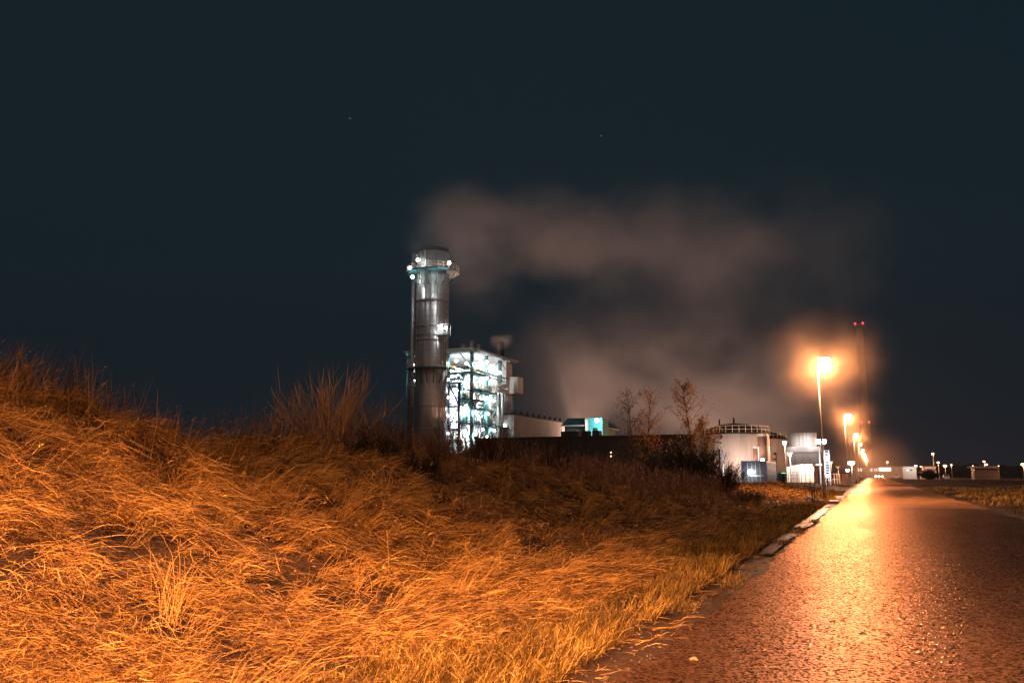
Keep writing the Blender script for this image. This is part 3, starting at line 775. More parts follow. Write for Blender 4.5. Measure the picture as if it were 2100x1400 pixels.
platform(1, 969, 1000, 762, 1.0, 1.0, bh)
platform(0, 944, 968, 817, 1.3, 1.5, bh)
platform(1, 969, 994, 817, 1.2, 1.5, bh)
platform(1, 975, 1001, 796, 1.0, 1.5, bh)
platform(1, 976, 1013, 835, 1.3, 1.4, bh)
platform(1, 969, 1062, 866, 1.9, 1.2, bh)
platform(1, 988, 1020, 800, 1.4, 1.0, bh)
platform(0, 905, 944, 775, .6, 1.6, bh)
rq = random.Random(12); b1 = MB(); b2 = MB()
for k in range(46):
    z = rq.uniform(8, 24); front = rq.random() < .45
    if front: x = X0 - rq.uniform(.3, 7.5); y = Y0 + rq.uniform(-.2, 1.2)
    else: x = X0 - rq.uniform(-.2, 1.2); y = Y0 + rq.uniform(.5, 16)
    t_ = b1 if rq.random() < .75 else b2; kind_ = rq.random()
    if kind_ < .45: t_.box(x - .3, x + .3, y - .3, y + .3, z, z + rq.uniform(.5, 1.3))
    elif kind_ < .75: t_.tube((x, y, z - 1.6), (x, y, z + 1.6), rq.uniform(.06, .14), None, 7)
    elif front: t_.tube((x - 1.6, y, z), (x + 1.6, y, z), rq.uniform(.06, .12), None, 7)
    else: t_.tube((x, y - 2, z), (x, y + 2, z), rq.uniform(.06, .12), None, 7)
b1.build_each('equipment', M['grey'], bh); b2.build_each('equipment', M['navy'], bh)
# truss walkway on the road side
a = at_x(966, 764, X0 + .9); c = at_x(1037, 784, X0 + .9); b = MB()
for dz in (0, .9): b.tube(a + Vector((0, 0, dz)), c + Vector((0, 0, dz)), .09, .09, 6)
for k in range(18):
    q0 = a.lerp(c, k / 18); q1 = a.lerp(c, (k + 1) / 18); b.tube(q0 + Vector((0, 0, .9 * (k % 2))), q1 + Vector((0, 0, .9 * (1 - k % 2))), .06, .06, 5)
b.build('truss_walkway', M['tealdark'], bh)
# braced pipe-support tower in front
fr_ = MB(); ya = Y0 - 3.0
q = [at_y(920, 785, ya), at_y(942, 784, ya)]
for p in q: fr_.box(p.x - .22, p.x + .22, ya - .22, ya + .22, .5, p.z)
for v in (785, 833, 880):
    z = at_y(930, v, ya).z; fr_.box(q[0].x - (.9 if v == 785 else 0), q[1].x, ya - .19, ya + .19, z - .22, z + .14)
z1, z2, z3 = (at_y(930, v, ya).z for v in (785, 833, 880))
fr_.tube((q[0].x, ya, z1), (q[1].x, ya, z2), .15, .15, 6); fr_.tube((q[1].x, ya, z2), (q[0].x, ya, z3), .15, .15, 6); fr_.tube((q[0].x - .9, ya, z1), (q[0].x, ya, z1 - 1.2), .09, .09, 6)
fr_.build('support_frame', M['navy'], bh)
b = MB()
for u, v0, r in ((949, 705, .45), (967, 698, .42), (982, 707, .3)):
    p = at_y(u, v0, Y0 + 6); b.tube((p.x, p.y, RZ_ - .2), (p.x, p.y, p.z), r, r, 12)
b.build_each('roof_vent', M['steel'], bh, True)
p = at_x(1027, 702, X0 - 2.5); b = MB(); b.tube((p.x, p.y, RZ_ - 6), (p.x, p.y, p.z), .75, .75, 18); b.build('roof_stack', M['dark'], bh, True)
for u, v in ((903, 742), (936, 740), (956, 745), (953, 786), (945, 837), (958, 837), (954, 884), (926, 760), (915, 742), (932, 800), (930, 850), (940, 895)):
    p = at_y(u, v, Y0 - .7); flood(p, bh, 3300, COOL, .26, aim=(-.05, .85, -.4))
for u, v in ((998, 742), (998, 775), (999, 816), (976, 845), (1001, 848), (1023, 848), (999, 895), (1025, 764), (980, 745), (1012, 752), (985, 783), (990, 880), (975, 890), (1024, 806), (1034, 872), (1014, 882), (1012, 822)):  # some floods towards the far end are added to brighten it
    p = at_x(u, v, X0 + 1.0); flood(p, bh, 3300, COOL, .26, aim=(-.85, .15, -.4))
for u, v in ((919, 778), (919, 815), (919, 852), (919, 888)):  # added floods that brighten the chimney's right flank
    p = at_y(u, v, 148.3); flood(p, bh, 800, COOL, .2, aim=(-.92, -.36, -.1))
for u, v in ((847, 747), (847, 757), (848, 781)):
    p = at_y(u, v, cy + 2.5); flood(p, bh, 300, (.85, .85, 1.), .28)
# side gallery left of the chimney
b = MB(); p0 = at_y(838, 725, cy + 4)
b.box(p0.x, p0.x + 3, cy + 3.5, cy + 5, p0.z - .2, p0.z)
for v in (762, 790): z = at_y(845, v, cy + 4).z; b.box(p0.x, p0.x + 2.5, cy + 3.2, cy + 5, z - .2, z)
for dx in (.1, 1.4): b.tube((p0.x + dx, cy + 3.3, p0.z - 9), (p0.x + dx, cy + 3.3, p0.z), .07, .07, 6)
b.build('side_gallery', M['teal'], bh)

# ------------------------------------------------------------------ turbine hall wall and teal hall behind
hall = thing('turbine_hall', (-72, 172, .5), 'long pale grey windowless hall behind the boiler house', 'building')
pa = at_x(1054, 850, -69.0); pb = at_x(1153, 862, -69.0)
b = MB(); b.box(-84, -69, pa.y, pb.y, .5, pa.z); b.build('wall', mat('hall_cladding', (.36, .35, .34), .6, 0, .15, .4, stretch=(1, 1, .2)), hall)
b = MB(); b.box(-84.2, -68.85, pa.y - .2, pb.y + .2, pa.z, pa.z + .35)
for k in range(9):
    y = pa.y + 1 + k * (pb.y - pa.y - 2) / 8; b.box(-69.4, -69., y - .15, y + .15, pa.z + .35, pa.z + .95)
b.build('parapet', M['dark'], hall)
b = MB(); b.box(-84, -70.5, pb.y + .2, pb.y + 14, .5, pb.z - .6); b.build('annex', M['grey'], hall)
b = MB(); b.tube((-70, pa.y + 21, pa.z), (-70, pa.y + 21, pa.z + 2.2), .15, .1, 8); b.build('roof_vent', M['rail'], hall)

th = thing('teal_hall', (-40, 136, .5), 'dark teal hall with sloping roof edges and one floodlit corner', 'building')
Yt = 132.
def py(u, v): return at_y(u, v, Yt)
eav = py(1160, 873).z; top = py(1160, 857).z
xl, xc = py(1158, 870).x, py(1208, 870).x
pr = at_x(1262, 873, xc); yr = min(pr.y, Yt + 26)
b = MB(); b.box(xl, xc, Yt, yr, .5, eav - .1); b.build('wall', M['tealdark'], th)
b = MB()
b.add([(xl - .5, Yt - .6, eav), (xc + .6, Yt - .6, eav), (xc + .6, yr + .4, eav), (xl - .5, yr + .4, eav),
       (xl + .3, Yt + .7, top), (xc - .6, Yt + .7, top), (xc - .6, yr - 1, top), (xl + .3, yr - 1, top)],
      [(0, 1, 5, 4), (1, 2, 6, 5), (2, 3, 7, 6), (3, 0, 4, 7), (4, 5, 6, 7), (3, 2, 1, 0)])
b.build('roof', M['tealdark'], th)
b = MB(); b.box(xl - .55, xc + .7, Yt - .7, Yt - .6, eav - .12, eav + .05); b.box(xc + .6, xc + .7, Yt - .6, yr + .4, eav - .12, eav + .05); b.build('eaves_trim', M['white'], th)
b = MB(); n = 16
for k in range(n):
    x = xl + .4 + k * (xc - xl - .8) / n; b.box(x, x + .32, Yt - .06, Yt, eav - 1.3, eav - .55)
b.build('louvre_band', M['grey'], th)
b = MB(); b.box(xc + .15, xc + 2.5, Yt - .9, Yt + 2.5, .5, at_y(1220, 857, Yt).z); b.build('stair_bay', mat('lit_teal', (.06, .33, .33), .5), th)  # lit look of the bay put into a lighter teal
b = MB(); b.box(xc - .35, xc + .1, Yt - .95, Yt - .61, .5, at_y(1208, 859, Yt).z); b.build('lit_corner_strip', M['white'], th)  # white strip painted in for the floodlit corner
b = MB(); b.box(xc + .9, xc + 1.7, Yt - .96, Yt - .91, .6, at_y(1220, 878, Yt).z); b.build('bay_window', M['glass'], th)
for u, v in ((1224, 862), (1222, 893)):
    p = at_y(u, v, Yt - 2.6); flood(p, th, 950, (.85, 1., .98), .32)

# long dark shed in front
sh_z = at_y(1425, 893, 86).z
xr = at_y(1426, 893, 86).x; xl = at_y(975, 900, 86).x
ds = thing('dark_shed', ((xl + xr) / 2, 92, .5), 'long low black shed with a flat roof behind the weeds', 'shed')
b = MB(); b.box(xl, xr, 86, 97, .4, sh_z); b.build('wall', M['dark'], ds)
b = MB(); b.box(xl - .15, xr + .15, 85.85, 97.15, sh_z, sh_z + .16); b.build('roof_edge', M['dark'], ds)
b = MB()
for u in (1160, 1178, 1202, 1224): x = at_y(u, 890, 87.5).x; b.box(x - .36, x + .36, 87, 88.2, sh_z + .16, sh_z + .75)
b.build_each('roof_unit', M['dark'], ds)
p = at_y(1253, 935, 85.8); b = MB(); b.ball(p, .06, 8); b.build('wall_light', M['far'], ds); b = MB(); b.ball(p + Vector((0, 0, .4)), .05, 8); b.build('wall_light', M['far'], ds)

# ------------------------------------------------------------------ tank farm
def storage_tank(u, v, D, r_px, label, dome=True, m='tank'):
    p = at_d(u, v, D); R = r_px * D / F; z1 = p.z
    t = thing('storage_tank', (p.x, p.y, .5), label, 'tank', 'storage tanks')
    b = MB(); b.lathe((p.x, p.y, .4), [(R, 0), (R, z1 - .4)], 56, True); o = b.build('shell', M[m], t)
    for q in o.data.polygons: q.use_smooth = len(q.vertices) == 4
    b = MB(); b.lathe((p.x, p.y, z1), [(R + .12, 0), (R + .12, .14), (R * .75, R * .17 + .1), (R * .4, R * .29 + .1), (.05, R * .33 + .1)], 56, True); b.build('domed_roof', M['dark'], t, True)
    b = MB(); n = 34
    for k in range(n):
        a = 2 * PI * k / n; a2 = 2 * PI * (k + 1) / n
        c = lambda a, z: (p.x + (R + .05) * math.cos(a), p.y + (R + .05) * math.sin(a), z1 + .14 + z)
        b.tube(c(a, 0), c(a, .85), .03, .03, 4)
        for h in (.42, .85): b.tube(c(a, h), c(a2, h), .025, .025, 4)
    b.build('railing', M['rail'], t)
    b = MB(); b.tube((p.x, p.y, z1 + R * .33), (p.x, p.y, z1 + R * .33 + .8), .12, .12, 8); b.tube((p.x - 1.8, p.y, z1 + R * .22), (p.x - 1.8, p.y, z1 + R * .27 + .9), .1, .1, 8); b.build('vent', M['dark'], t)
    return p, R
tp, tR = storage_tank(1506, 892, 112, 66, 'large pale storage tank with domed railed roof nearest the dark shed')
storage_tank(1556, 901, 140, 52, 'second pale storage tank half hidden behind the first')
p = at_d(1583, 889, 165); si = thing('silo', (p.x, p.y, .5), 'plain white silo top showing behind the second tank', 'silo')
b = MB(); b.lathe((p.x, p.y, .5), [(1.6, 0), (1.6, p.z - .5), (.1, p.z - .3)], 24); b.build('shell', M['white'], si)
# brown pipe columns between the tanks
for i, (u, v, w, m_, lab) in enumerate(((1550, 915, .35, 'brown', 'dark brown vertical pipe on the right flank of the large tank'), (1556, 916, .3, 'white', 'pale vertical pipe beside the brown one by the tank'), (1563, 890, .55, 'brown', 'wide brown duct standing between the two storage tanks'))):
    p = at_d(u, v, 104); o = thing('riser_pipe', (p.x, p.y, .5), lab, 'pipe')
    b = MB(); b.tube((p.x, p.y, .4), (p.x, p.y, p.z), w, w, 14); b.build('pipe', M[m_], o, True)
    b = MB(); b.lathe((p.x, p.y, p.z), [(w + .06, -.25), (w + .06, .05), (.05, .12)], 14); b.build('cap', M['steel'], o)
# stair tower
st = thing('stair_tower', (at_y(1464, 900, 98).x, 98, .5), 'dark steel stair tower between the black shed and the large tank', 'stairs')
x0, x1 = at_y(1447, 900, 98).x, at_y(1477, 900, 98).x; zt = at_y(1460, 897, 98).z
b = MB()
for x in (x0, x1):
    for y in (97, 99.2): b.box(x - .08, x + .08, y - .08, y + .08, .4, zt + (1 if x == x0 else -1.3))
b.build_each('post', M['navy'], st)
lv = [at_y(1460, v, 98).z for v in (906, 931, 957)]
for z in lv:
    b = MB(); b.box(x0, x1, 97, 99.2, z - .12, z); o = b.build('landing', M['navy'], st)
    b = MB()
    for h in (.35, .7, 1.05): b.tube((x0, 97, z + h), (x1, 97, z + h), .03, .03, 4)
    rl = b.build('railing', M['rail'], o)
b = MB()
for z0, z1, f in ((lv[1], lv[0], 0), (lv[2], lv[1], 1), (.5, lv[2], 0)):
    for k in range(9):
        t = k / 9; x = x0 + (x1 - x0) * (t if f else 1 - t) * .9; b.box(x, x + .3, 96.6, 97.3, z0 + (z1 - z0) * t, z0 + (z1 - z0) * t + .05)
b.build('flights', M['navy'], st)
p = at_y(1477, 895, 96); sg = thing('round_sign', (p.x, p.y, p.z), 'small red and white round sign on the stair tower', 'sign')
b = MB(); b.tube((p.x, p.y, p.z), (p.x, p.y + .05, p.z), .26, .26, 20); b.build('disc', M['red'], sg)
b = MB(); b.box(p.x - .2, p.x + .02, p.y - .03, p.y - .002, p.z - .14, p.z + .1); b.build('white_patch', M['white'], sg)

# cooling tower
Yc = 158.
xl, xr = at_y(1608, 930, Yc).x, at_y(1684, 930, Yc).x; zb = at_y(1640, 916, Yc).z; ztp = at_y(1643, 886, Yc).z; zl = at_y(1640, 957, Yc).z
ct = thing('cooling_tower', ((xl + xr) / 2, Yc + 3, .5), 'grey box cooling tower with a round white fan drum on top', 'cooling tower')
b = MB(); b.box(xl, xr, Yc, Yc + 7, .4, zb)
b.build('box', mat('tower_cladding', (.36, .34, .33), .6, 0, .12, .8), ct)
b = MB()
for k in range(5): x = xl + (xr - xl) * (k + .5) / 5; b.box(x - .06, x + .06, Yc - .08, Yc - .003, zl, zb - .9)
b.box(xl - .1, xr + .1, Yc - .12, Yc - .003, zb - .95, zb - .75); b.build('panel_ribs', M['grey'], ct)
dcx = (at_y(1613, 900, Yc).x + at_y(1672, 900, Yc).x) / 2; dr = (at_y(1672, 900, Yc).x - at_y(1613, 900, Yc).x) / 2
b = MB(); h = ztp - zb; b.lathe((dcx, Yc + 3.3, zb), [(dr * 1.02, 0), (dr * .95, h * .15), (dr * .95, h * .4), (dr * 1.02, h), (dr * .97, h), (dr * .9, h * .4)], 40, False); b.build('fan_drum', M['white'], ct, True)
b = MB()
for k in range(12):
    a = PI + PI * (k + .5) / 12; b.tube((dcx + dr * .99 * math.cos(a), Yc + 3.3 + dr * .99 * math.sin(a), zb), (dcx + dr * 1.03 * math.cos(a), Yc + 3.3 + dr * 1.03 * math.sin(a), ztp), .05, .05, 4)
b.build_each('drum_rib', M['steel'], ct)
for u in (1628, 1660): light(at_y(u, 912, Yc - 1.2), 160, (1., .9, .85), .2)
light(at_y(1672, 905, Yc - .5), 200, (1., .9, .85), .2)

# white gabled shed in front of the tower
ws = thing('white_shed', (at_y(1642, 970, 120).x, 122, .5), 'brightly lit white shed with a low gable in front of the cooling tower', 'shed')
Ys = 120.; xl, xr = at_y(1614, 970, Ys).x, at_y(1669, 970, Ys).x; ze, zr = at_y(1620, 957, Ys).z, at_y(1645, 951, Ys).z; xm = (xl + xr) / 2 + .3
b = MB(); b.add([(xl, Ys, .4), (xr, Ys, .4), (xr, Ys, ze), (xm, Ys, zr), (xl, Ys, ze), (xl, Ys + 8, .4), (xr, Ys + 8, .4), (xr, Ys + 8, ze), (xm, Ys + 8, zr), (xl, Ys + 8, ze)],
             [(0, 1, 2, 3, 4), (9, 8, 7, 6, 5), (1, 6, 7, 2), (5, 0, 4, 9), (2, 7, 8, 3), (4, 3, 8, 9)]); b.build('wall', M['white'], ws)
b = MB(); b.box(xl + .7, xl + 1.6, Ys - .05, Ys - .002, .4, 2.6); b.build('door', M['grey'], ws)
for u in (1620, 1640, 1658):
    p = at_y(u, 962, Ys - 1.); light(p, 70, (1., .84, .74), .2)
b = MB()
for u in (1659, 1680): p = at_y(u, 953, Ys - .6); b.box(p.x - .35, p.x + .35, p.y - .1, p.y + .1, p.z - .08, p.z + .08)
b.build_each('strip_light', M['warmlamp'], ws)
bk = thing('block_wall', (at_y(1680, 970, 112).x, 112, .5), 'orange tinted plain wall block right of the white shed', 'wall')
xl, xr = at_y(1670, 970, 112).x, at_y(1689, 970, 112).x
b = MB(); b.box(xl, xr, 112, 114, .4, at_y(1680, 955, 112).z); b.build('wall', M['rust'], bk)
b = MB(); b.box(xl - .05, xr + .05, 111.9, 114.1, at_y(1680, 955, 112).z, at_y(1680, 955, 112).z + .12); b.build('coping', M['white'], bk)

# shipping container
Yk = 93.; xl, xr = at_y(1521, 970, Yk).x, at_y(1572, 970, Yk).x; z1 = at_y(1545, 945, Yk).z; z0 = .55
xe = xr; p = at_x(1594, 960, xr); ye = min(p.y, Yk + 12.)
ck = thing('shipping_container', ((xl + xr) / 2, Yk, z0), 'dark blue grey container glaring under a floodlight beside the tanks', 'container')
kb = mat('container_paint', (.035, .045, .055), .4, 0, .25, 1.)
b = MB(); b.box(xl, xr, Yk, ye, z0 + .1, z1); b.build('body', kb, ck)
b = MB(); n = 22
for k in range(n): y = Yk + .3 + k * (ye - Yk - .6) / n; b.box(xr, xr + .05, y, y + (ye - Yk) / n * .5, z0 + .25, z1 - .15)
b.build('side_ribs', kb, ck)
b = MB()
for x in (xl + .06, xr - .06): b.box(x - .08, x + .08, Yk - .06, Yk - .003, z0, z1 + .02)
for z in (z0 + .1, z1 - .06): b.box(xl + .14, xr - .14, Yk - .05, Yk - .003, z - .08, z + .08)
b.build('corner_frame', M['navy'], ck)
b = MB()
for k in (.25, .42, .58, .75): x = xl + (xr - xl) * k; b.tube((x, Yk - .06, z0 + .25), (x, Yk - .06, z1 - .2), .025, .025, 6)
b.box(xl + .9, xr - .3, Yk - .09, Yk - .02, z0 + .85, z0 + .95); b.build('lock_bars', M['steel'], ck)
p = at_y(1539, 968, Yk - .7); fo = flood(p, ck, 420, (.95, .98, 1.), .3, name='floodlight')
b = MB(); b.tube((p.x, p.y, p.z + .1), (p.x, Yk, p.z + .25), .03, .03, 6); b.build('lamp_bracket', M['steel'], ck)

# floodlight masts and yard lamps
def mast_lamp(u, v, D, label, w=600, c=COOL, bm='cool', r=.2, n=1, cat='floodlight', grp='yard lamps of the plant', m='steel'):
    p = at_d(u, v, D); z0 = float(gh(np.array([p.x]), np.array([p.y]))[0])
    t = thing('yard_lamp', (p.x, p.y, z0), label, cat, grp)
    b = MB(); b.tube((p.x, p.y, z0 - .05), (p.x, p.y, p.z + .12), .09, .06, 8); b.build('pole', M[m], t, True)
    b = MB(); b.box(p.x - .3 * n, p.x + .3 * n, p.y - .12, p.y + .12, p.z + .12, p.z + .22); b.build('lamp_bracket', M[m], t)
    for k in range(n):
        q = p + Vector(((k - (n - 1) / 2) * .55, -.15, -.02)); b = MB(); b.ball(q, r, 10); b.build('lamp', M[bm], t, True)
    if w: light(p + Vector((0, -.2, -.05)), w, c, r + .05)
    return t
mast_lamp(1609, 908, 118, 'bright bluish floodlight on a mast left of the cooling tower drum', 800, COOL, r=.24)
mast_lamp(1684, 905, 100, 'twin white floodlights on a mast at the right corner of the cooling tower', 900, COOL, n=2, r=.26)
mast_lamp(1620, 932, 100, 'low white yard lamp on a pale pole in front of the cooling tower', 260, WARM, 'warmlamp', .16, m='white')
mast_lamp(1564, 943, 100, 'small pinkish lamp above the shipping container', 500, (1., .6, .45), 'warmlamp', .18)
mast_lamp(1704, 949, 130, 'small orange lamp on a thin mast right of the ladder tower', 150, SODIUM, 'far', .15)
mast_lamp(1746, 949, 150, 'twin orange yard lamps on a white post behind the dark cabinets', 900, SODIUM, 'warmlamp', .22, n=2, m='white')
mast_lamp(1738, 964, 145, 'bluish yard lamp low beside the white post', 300, COOL, 'cool', .22)
mast_lamp(1719, 959, 120, 'short unlit grey bollard lamp near the fence', 0, COOL, 'white', .1)
q = at_d(1508, 966, 99); spot(q, (q.x, q.y + 9, 4.), 4300, (1., .70, .58), 165, .2)
q = at_d(1478, 962, 99); spot(q, (q.x, q.y + 9, 4.), 3500, (1., .6, .45), 165, .2)

# lit ladder tower
D = 98; p = at_d(1690, 975, D); z0 = .5; zt = at_d(1690, 922, D).z
lt = thing('ladder_tower', (p.x, p.y, z0), 'brilliantly lit white lattice ladder tower behind the nearest street lamp', 'tower')
w = 15 * D / F
b = MB()
for dx in (-.35, .05): b.box(p.x + dx - .05, p.x + dx + .05, p.y - .05, p.y + .05, z0, at_d(1690, 908, D).z)
b.build_each('white_post', M['white'], lt)
b = MB(); xa, xb = p.x + .15, p.x + .62
for x in (xa, xb):
    for y in (p.y - .25, p.y + .25): b.box(x - .03, x + .03, y - .03, y + .03, z0, zt)
b.build('frame', M['white'], lt)
b = MB(); z = z0 + .2; k = 0
while z < zt:
    b.box(xa, xb, p.y - .26, p.y - .22, z, z + .05); z += .28; k += 1
b.build('rungs', M['white'], lt)
b = MB(); b.box(xa + .1, xb - .1, p.y - .24, p.y - .2, z0 + 1.4, z0 + 2.3); b.box(xa + .1, xb - .1, p.y - .24, p.y - .2, z0 + 3., z0 + 3.6); b.build_each('dark_panel', M['navy'], lt)
b = MB(); b.ball((xa + .2, p.y - .5, at_d(1692, 941, D).z), .16, 10); b.ball((xa + .2, p.y - .5, at_d(1692, 975, D).z), .14, 10); b.build_each('lamp', M['cool'], lt, True)
light((xa + .2, p.y - .75, at_d(1692, 941, D).z), 120, COOL, .15); light((xa + .2, p.y - .75, at_d(1692, 972, D).z), 60, (.8, .8, 1.), .15)

# yard fence
fe = thing('yard_fence', (-10, 96, .5), 'thin dark mesh fence in front of the plant yard', 'fence')
b = MB()
fp = [(at_y(u, 980, 95).x) for u in (1600, 1706)]
n = 12
for k in range(n + 1):
    x = fp[0] + (fp[1] - fp[0]) * k / n; b.tube((x, 95, .4), (x, 95, 1.85), .035, .035, 5)
b.build_each('post', M['navy'], fe)
b = MB()
for z in (.75, 1.15, 1.5, 1.8): b.tube((fp[0], 95, z), (fp[1], 95, z), .018, .018, 4)
b.build_each('wire', M['navy'], fe)
fe2 = thing('gate_barrier', (at_y(1725, 980, 125).x, 125, .5), 'low pale rail fence right of the ladder tower', 'fence')
b = MB(); xa, xb = at_y(1700, 980, 125).x, at_y(1722, 980, 125).x
for k in range(5): x = xa + (xb - xa) * k / 4; b.tube((x, 125, .3), (x, 125, 1.7), .05, .05, 6)
b.build_each('post', M['white'], fe2); b = MB()
for z in (.9, 1.65): b.tube((xa, 125, z), (xb, 125, z), .04, .04, 5)
b.build_each('rail', M['white'], fe2)
# dark cabinets by the road
for i, (u0, u1, lab) in enumerate(((1717, 1723, 'narrow dark cabinet, left of the pair by the far fence'), (1727, 1739, 'wide dark cabinet beside the second street lamp'))):
    Yb = 128; x0, x1 = at_y(u0, 980, Yb).x, at_y(u1, 980, Yb).x; zt = at_y(u0, 976, Yb).z + .35
    o = thing('cabinet', ((x0 + x1) / 2, Yb, 0), lab, 'cabinet'); z0 = float(gh(np.array([x0]), np.array([float(Yb)]))[0])
    b = MB(); b.box(x0, x1, Yb, Yb + .8, z0 - .02, z0 + 1.6); b.build('body', M['brown'], o)
    b = MB(); b.box(x0 - .05, x1 + .05, Yb - .05, Yb + .85, z0 + 1.6, z0 + 1.68); b.build('lid', M['dark'], o)
    b = MB(); b.box((x0 + x1) / 2 - .01, (x0 + x1) / 2 + .01, Yb - .02, Yb - .003, z0 + .15, z0 + 1.5); b.box((x0 + x1) / 2 + .06, (x0 + x1) / 2 + .09, Yb - .05, Yb - .003, z0 + .7, z0 + .95); b.build('door', M['navy'], o)
# equipment beside the container: bins and a lit sign board
for i, (u, m_, lab) in enumerate(((1597, 'blue', 'blue drum between the container and the white shed'), (1601, 'navy', 'dark drum beside the blue one'), (1608, 'rubber', 'dark bin right of the drums near the yard fence'))):
    p = at_y(u, 985, 97); o = thing('drum', (p.x, 97, .5), lab, 'drum')
    b = MB(); b.lathe((p.x, 97, .5), [(.2, 0), (.22, .05), (.2, .35), (.22, .4), (.2, .75), (.22, 1.2), (.05, 1.22)], 16); b.build('shell', M[m_], o, True)
    b = MB(); b.lathe((p.x, 97, 1.7), [(.19, 0), (.19, .05), (.02, .06)], 16); b.build('lid', M['green'] if i == 2 else M['steel'], o)  # last lid glows by itself though it is no lamp
# road sign post in front of second tank
p = at_y(1594, 985, 90); o = thing('sign_post', (p.x, 90, .5), 'thin dark post with two small boards in front of the second tank', 'sign')
zt = at_y(1594, 927, 90).z
b = MB(); b.tube((p.x, 90, .4), (p.x, 90, zt), .05, .05, 6); b.build('post', M['navy'], o)
b = MB(); b.box(p.x - .25, p.x + .02, 89.93, 89.95, zt - .25, zt - .05); b.box(p.x - .28, p.x, 89.93, 89.95, zt - .75, zt - .6); b.build_each('board', M['navy'], o)

# ------------------------------------------------------------------ mast with red beacons
p = at_d(1762, 664, 600); ms = thing('beacon_mast', (p.x, p.y, 0), 'very tall slim stack with red beacons at its top and mid height', 'stack')
b = MB(); b.lathe((p.x, p.y, 0), [(2.9, 0), (2.4, p.z * .5), (2., p.z - 3)], 24); b.build('shaft', mat('mast_paint', (.3, .26, .24), .7), ms, True)
b = MB(); b.lathe((p.x, p.y, p.z - 3), [(1.6, 0), (2.9, 1.5), (2.9, 2.2), (1.8, 2.2)], 16); b.lathe((p.x, p.y, p.z * .33), [(2.1, 0), (3, .4), (3, 1), (2.1, 1)], 16, False); b.build_each('platform', M['grey'], ms)
b = MB()
for dx in (-2.5, 2.2): b.ball((p.x + dx, p.y - 2, p.z), .62, 8)
zz = at_d(1771, 866, 600).z
for dx in (-2.4, 2.2): b.ball((p.x + dx, p.y - 2.2, zz), .45, 8)
b.build_each('beacon', M['redlamp'], ms)

# ------------------------------------------------------------------ far end of the road
def boxobj(name, cat, label, u0, u1, v0, v1, Y, dep, m, parts=()):
    x0, x1 = at_y(u0, v1, Y).x, at_y(u1, v1, Y).x; zt, zb = at_y(u0, v0, Y).z, at_y(u0, v1, Y).z
    o = thing(name, ((x0 + x1) / 2, Y, 0), label, cat)
    b = MB(); b.box(x0, x1, Y, Y + dep, min(0, zb) - .05, zt); b.build('wall', m, o)
    b = MB(); b.box(x0 - .2, x1 + .2, Y - .2, Y + dep + .2, zt, zt + .25); b.build('roof', M['grey'], o)
    for (nm, a0, a1, w0, w1, mm) in parts:
        xa, xb = at_y(a0, w0, Y).x, at_y(a1, w0, Y).x; za, zc = at_y(a0, w1, Y).z, at_y(a0, w0, Y).z
        b = MB(); b.box(xa, xb, Y - .12, Y - .004, za, zc); b.build(nm, M[mm], o)
    return o
wh = boxobj('warehouse', 'building', 'long low grey warehouse across the end of the road', 1752, 1853, 957.5, 977, 420, 20, M['grey'],
       [('lit_panel', 1802, 1827, 958.5, 965.5, 'sign')] + [('window', u, u + w, 960, 966, 'window') for u, w in ((1759, 3), (1764, 4), (1785, 4), (1793, 2), (1797, 2))])
boxobj('kiosk', 'building', 'plain white square hut right of the warehouse', 1853, 1880, 957.5, 974, 330, 8, M['tank'], [('window', 1858.5, 1863, 962, 965.5, 'window'), ('dark_window', 1866, 1871, 962.5, 964.5, 'glass')])
boxobj('porch_building', 'building', 'low building with a pale flat canopy between the hut and the tall far lamp', 1895, 1920, 957, 975, 345, 10, M['grey'], [('canopy_band', 1896, 1919, 957.3, 960, 'white'), ('lit_wall_paint', 1914, 1920, 966, 972, 'white'), ('dark_opening', 1901, 1912, 962.5, 968, 'glass')])  # lit part of the wall put in as a white patch
boxobj('garden_wall', 'wall', 'short tan wall in front of the canopy building', 1887, 1902, 968.5, 975, 320, 1, M['rust'])
boxobj('bungalow', 'building', 'low dim tan building with a wide flat roof at the right edge of the field', 1999, 2049, 957.5, 972, 300, 10, M['brown'], [('roof_band', 1983, 2049, 955.5, 959, 'concrete'), ('window', 1999.5, 2046, 960, 963.5, 'glass')])
light(at_y(1866, 953, 326), 800, (1., .95, .9), .3)
light(at_y(1880, 975, 320), 600, (1., .7, .5), .3)
light(at_y(1815, 963, 405), 3000, SODIUM, .3)
def far_lamp(u, v, D, label, r=.4, w=2600):
    p = at_d(u, v, D); t = thing('distant_lamp', (p.x, p.y, 0), label, 'street lamp', 'distant street lamps')
    b = MB(); b.tube((p.x, p.y, 0), (p.x, p.y, p.z + .1), .12, .09, 6); b.build('pole', M['galv'], t)
    b = MB(); b.ball((p.x, p.y, p.z), r, 10, .6); b.build('lamp', M['far'], t, True)
    if w: light((p.x, p.y, p.z - r - .1), w, SODIUM, .3)
